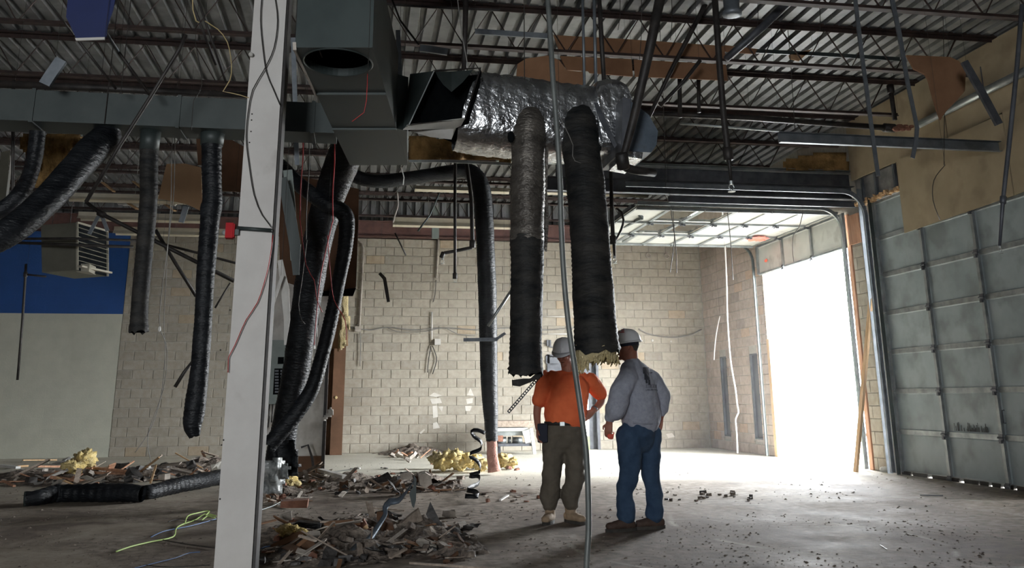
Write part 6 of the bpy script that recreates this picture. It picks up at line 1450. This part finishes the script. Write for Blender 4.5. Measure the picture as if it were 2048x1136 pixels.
fwire([(515, 1022), (545, 1012), (565, 1002), (585, 998)], 2.6, 'galv', 'pale blue cable on the floor right of the column', .03)
fwire([(508, 1105), (530, 1094), (560, 1090)], 3, 'wire_blue', 'blue cable sticking out right of the column foot')
fwire([(290, 1130), (340, 1134), (420, 1130)], 2.0, 'wire_black', 'black cable at the bottom edge left of the column')
# wires hanging at the left and middle
wire([(345, 262, 9), (343, 330, 9), (342, 400, 9), (335, 500, 9.2), (332, 560, 9.4), (328, 640, 9.6), (330, 720, 9.8), (320, 800, 10), (300, 860, 10), (270, 905, 10)], 1.6, 'wire_grey', 'thin wire hanging from the roof between the left ducts, left one')
wire([(350, 262, 9), (348, 380, 9), (338, 470, 9), (322, 600, 9.4), (320, 655, 9.4), (334, 700, 9.6), (326, 780, 10), (296, 870, 10), (302, 925, 10)], 1.6, 'wire_grey', 'thin wire hanging from the roof between the left ducts, right one')
wire([(390, 80, 6.8), (404, 170, 6.8), (388, 200, 6.8), (383, 260, 6.8)], 1.6, 'wire_black', 'thin dark wire hanging before the trunk duct')
m = MB(); m.ball(aty(319, 658, 9.4), .022, 8, (.7, .7, 1.3)); tag(m.build('wire_connector', 'white'), 'white connector on the wire hanging by the slim left duct', 'connector')
for i, (a, b_, mt, wd) in enumerate((((378, -12), (432, 130), 'steel_black', 5), ((392, -12), (452, 165), 'steel_black', 5), ((162, -12), (238, 105), 'strut', 6), ((238, 105), (300, 190), 'steel_black', 6), ((85, -12), (150, 72), 'steel_black', 4), ((150, 72), (232, 178), 'steel_black', 5))):
    pipe([(a[0], a[1], 6.9, wd), (b_[0], b_[1], 7.2, wd)], mt, ['left', 'right', 'grey upper', 'dark lower', 'thin upper', 'dark'][i]+' slanting conduit among the joists, number %s from the left edge group' % ['four', 'five', 'two', 'three', 'one', 'two b'][i] if False else ['left of two dark conduits slanting by the column top', 'right of two dark conduits slanting by the column top', 'grey conduit slanting across the blue panel', 'dark lower run of the conduit below the blue panel', 'thin dark conduit at the upper left corner', 'dark conduit slanting down from the blue panel left edge'][i], 'conduit', 'conduit')
wire([(385, -12, 6.6), (386, 20, 6.6), (392, 42, 6.6), (398, 45, 6.6)], 2.6, 'wire_tan', 'tan wire dropping at the top left of the column')
wire([(410, 42, 6.6), (435, 58, 6.6), (455, 85, 6.6), (463, 130, 6.6), (460, 160, 6.6), (446, 183, 6.6), (462, 186, 6.6), (480, 190, 6.6), (498, 196, 6.6)], 2.2, 'wire_tan', 'looping tan cable left of the column top')
for i, (x0, y0, x1, y1, mt, lb) in enumerate(((668, 255, 666, 440, 'redwire', 'bright red cable hanging below the big duct'), (606, 240, 600, 440, 'redwire', 'dull red cable hanging right of the column'), (618, 258, 612, 480, 'wire_grey', 'grey cable hanging right of the column'))):
    wire([(x0, y0, 8.3), ((x0*2+x1)/3+2, y0+(y1-y0)*.35, 8.3), ((x0+2*x1)/3-1, y0+(y1-y0)*.7, 8.3), (x1, y1, 8.3)], 2.4, mt, lb)
wire([(666, 440, 8.4), (652, 500, 8.4), (640, 560, 8.4), (632, 640, 8.4), (628, 690, 8.4)], 2.4, 'redwire', 'red cable running down along the fattest sloping duct')
wire([(600, 440, 8.3), (612, 530, 8.3), (628, 560, 8.3), (634, 600, 8.3), (645, 625, 8.3)], 1.8, 'redwire', 'thin red cable looping right of the fattest duct')
wire([(614, 480, 8.3), (604, 560, 8.3), (597, 610, 8.3), (603, 640, 8.3), (610, 648, 8.3)], 1.6, 'wire_grey', 'thin grey cable curling in front of the fattest duct')
wire([(655, 470, 9.5), (660, 540, 9.5), (668, 600, 9.5), (690, 640, 9.5), (692, 680, 9.5)], 1.8, 'redwire', 'brown-red cable hanging across the elbowed duct')
wire([(735, 148, 4.9), (733, 200, 4.9), (728, 225, 4.9), (704, 243, 4.9)], 1.6, 'redwire', 'thin red wire dangling out of the round duct hole')
wire([(803, 335, 8), (808, 355, 8), (806, 370, 8)], 2.0, 'wire_white', 'short white wire under the end of the big duct')
wire([(1118, 230, 6.6), (1128, 250, 6.6), (1146, 290, 6.6), (1145, 312, 6.6), (1150, 322, 6.6), (1162, 326, 6.6)], 1.6, 'wire_grey', 'thin wire curling in front of the right fat duct top')
wire([(1048, -12, 6.5), (1049, 160, 6.5)], 2, 'wire_black', 'thin straight hanger wire above the left fat duct')
for i, (x0, x1, y1, Y) in enumerate(((1283, 1279, 120, 7), (1343, 1341, 80, 9), (1515, 1513, 70, 9), (1569, 1590, 260, 10), (1637, 1640, 60, 9), (1885, 1888, 330, 9.2), (1316, 1332, 375, 10), (900, 905, 50, 8), (1240, 1236, 60, 9))):
    wire([(x0, -14, Y), ((x0+x1)/2+2, y1*.5, Y), (x1, y1, Y)], 1.4, 'wire_black', 'thin wire hanging from the roof, %s' % ['left of the thick bent pipe', 'right of the thick bent pipe', 'over the upper brown board end', 'near the shiny conduit', 'at the upper right among joists', 'before the boards on the right wall', 'red-brown run right of the trunk end', 'above the torn duct mouth', 'above the crumpled foil'][i])
wire([(1890, 330, 8.0), (1868, 360, 7.95), (1866, 400, 7.95), (1880, 440, 7.95)], 1.6, 'wire_black', 'thin wire looping over the hanging wall board')

M['smear'] = pm('smear', (.56, .53, .47), (.66, .63, .57), 9, .9)
for i, pl_ in enumerate([[(858, 792), (868, 785), (884, 791), (872, 794)], [(860, 798), (880, 796), (884, 806), (864, 808)], [(865, 812), (874, 811), (876, 834), (866, 836)], [(876, 813), (886, 813), (884, 824)], [(866, 846), (874, 844), (880, 856), (866, 858)], [(934, 790), (941, 776), (948, 792)], [(932, 798), (946, 796), (945, 806), (934, 808)], [(930, 812), (944, 812), (940, 822), (931, 822)], [(838, 866), (848, 858), (850, 860), (842, 868)], [(1332, 868), (1344, 866), (1350, 874), (1336, 876)]]):
    m = MB(); m.slab([aty(x, y, BY-.0155) for x, y in pl_], V((0, -.003, 0))); m.build('plaster_smear', M['smear'], wall_back)

hz = MB(); hz.box((1.5, 9.5, .02), (8.19, 20.9, 4.8)); hm_ = bpy.data.materials.new('veil_air'); hm_.use_nodes = True; nt = hm_.node_tree; nt.nodes.remove(nt.nodes['Principled BSDF'])
vs_ = nt.nodes.new('ShaderNodeVolumeScatter'); vs_.inputs['Density'].default_value = .004; vs_.inputs['Anisotropy'].default_value = .5; nt.links.new(vs_.outputs[0], nt.nodes['Material Output'].inputs['Volume'])
tag(hz.build('veil_haze', hm_), 'thin haze added for the veil of glare and dust by the open doorway', 'haze', None, 'stuff')  # added volume imitates the bright veil around the doorway

# thin tie wires that hold the loose overhead things to the deck
def top_of(o):
    pts = []
    for q_ in [o]+list(o.children):
        if q_.type == 'MESH': pts += [v.co+WL[q_.name if q_.name in WL else o.name] for v in q_.data.vertices]
    return max(pts, key=lambda p: p.z) if pts else None
for o in list(COL.objects):
    if o.parent is None and o.get('label') and o.name.split('.')[0] in ('board', 'fabric_rag', 'conduit', 'hanging_strut', 'hanger_strap', 'strip_light', 'sprinkler_pipe', 'wood_lath', 'loose_rod', 'insulation_batt', 'torn_liner', 'strut_channel', 'steel_channel', 'dangling_strip', 'loose_channel', 'door_rail', 'torn_board', 'drywall_scrap', 'wire', 'steel_pipe'):
        t = top_of(o)
        if t is None or t.z > 5.7 or t.z < 1.5: continue
        if o.name.startswith('wire') and t.y > 20: continue
        if o.name.startswith('conduit') and t.y < 6.7: continue
        MB().tube([t-ez*.01, V((t.x, t.y, 5.80))], .0016, 4).build('tie_wire', 'wire_black', o)
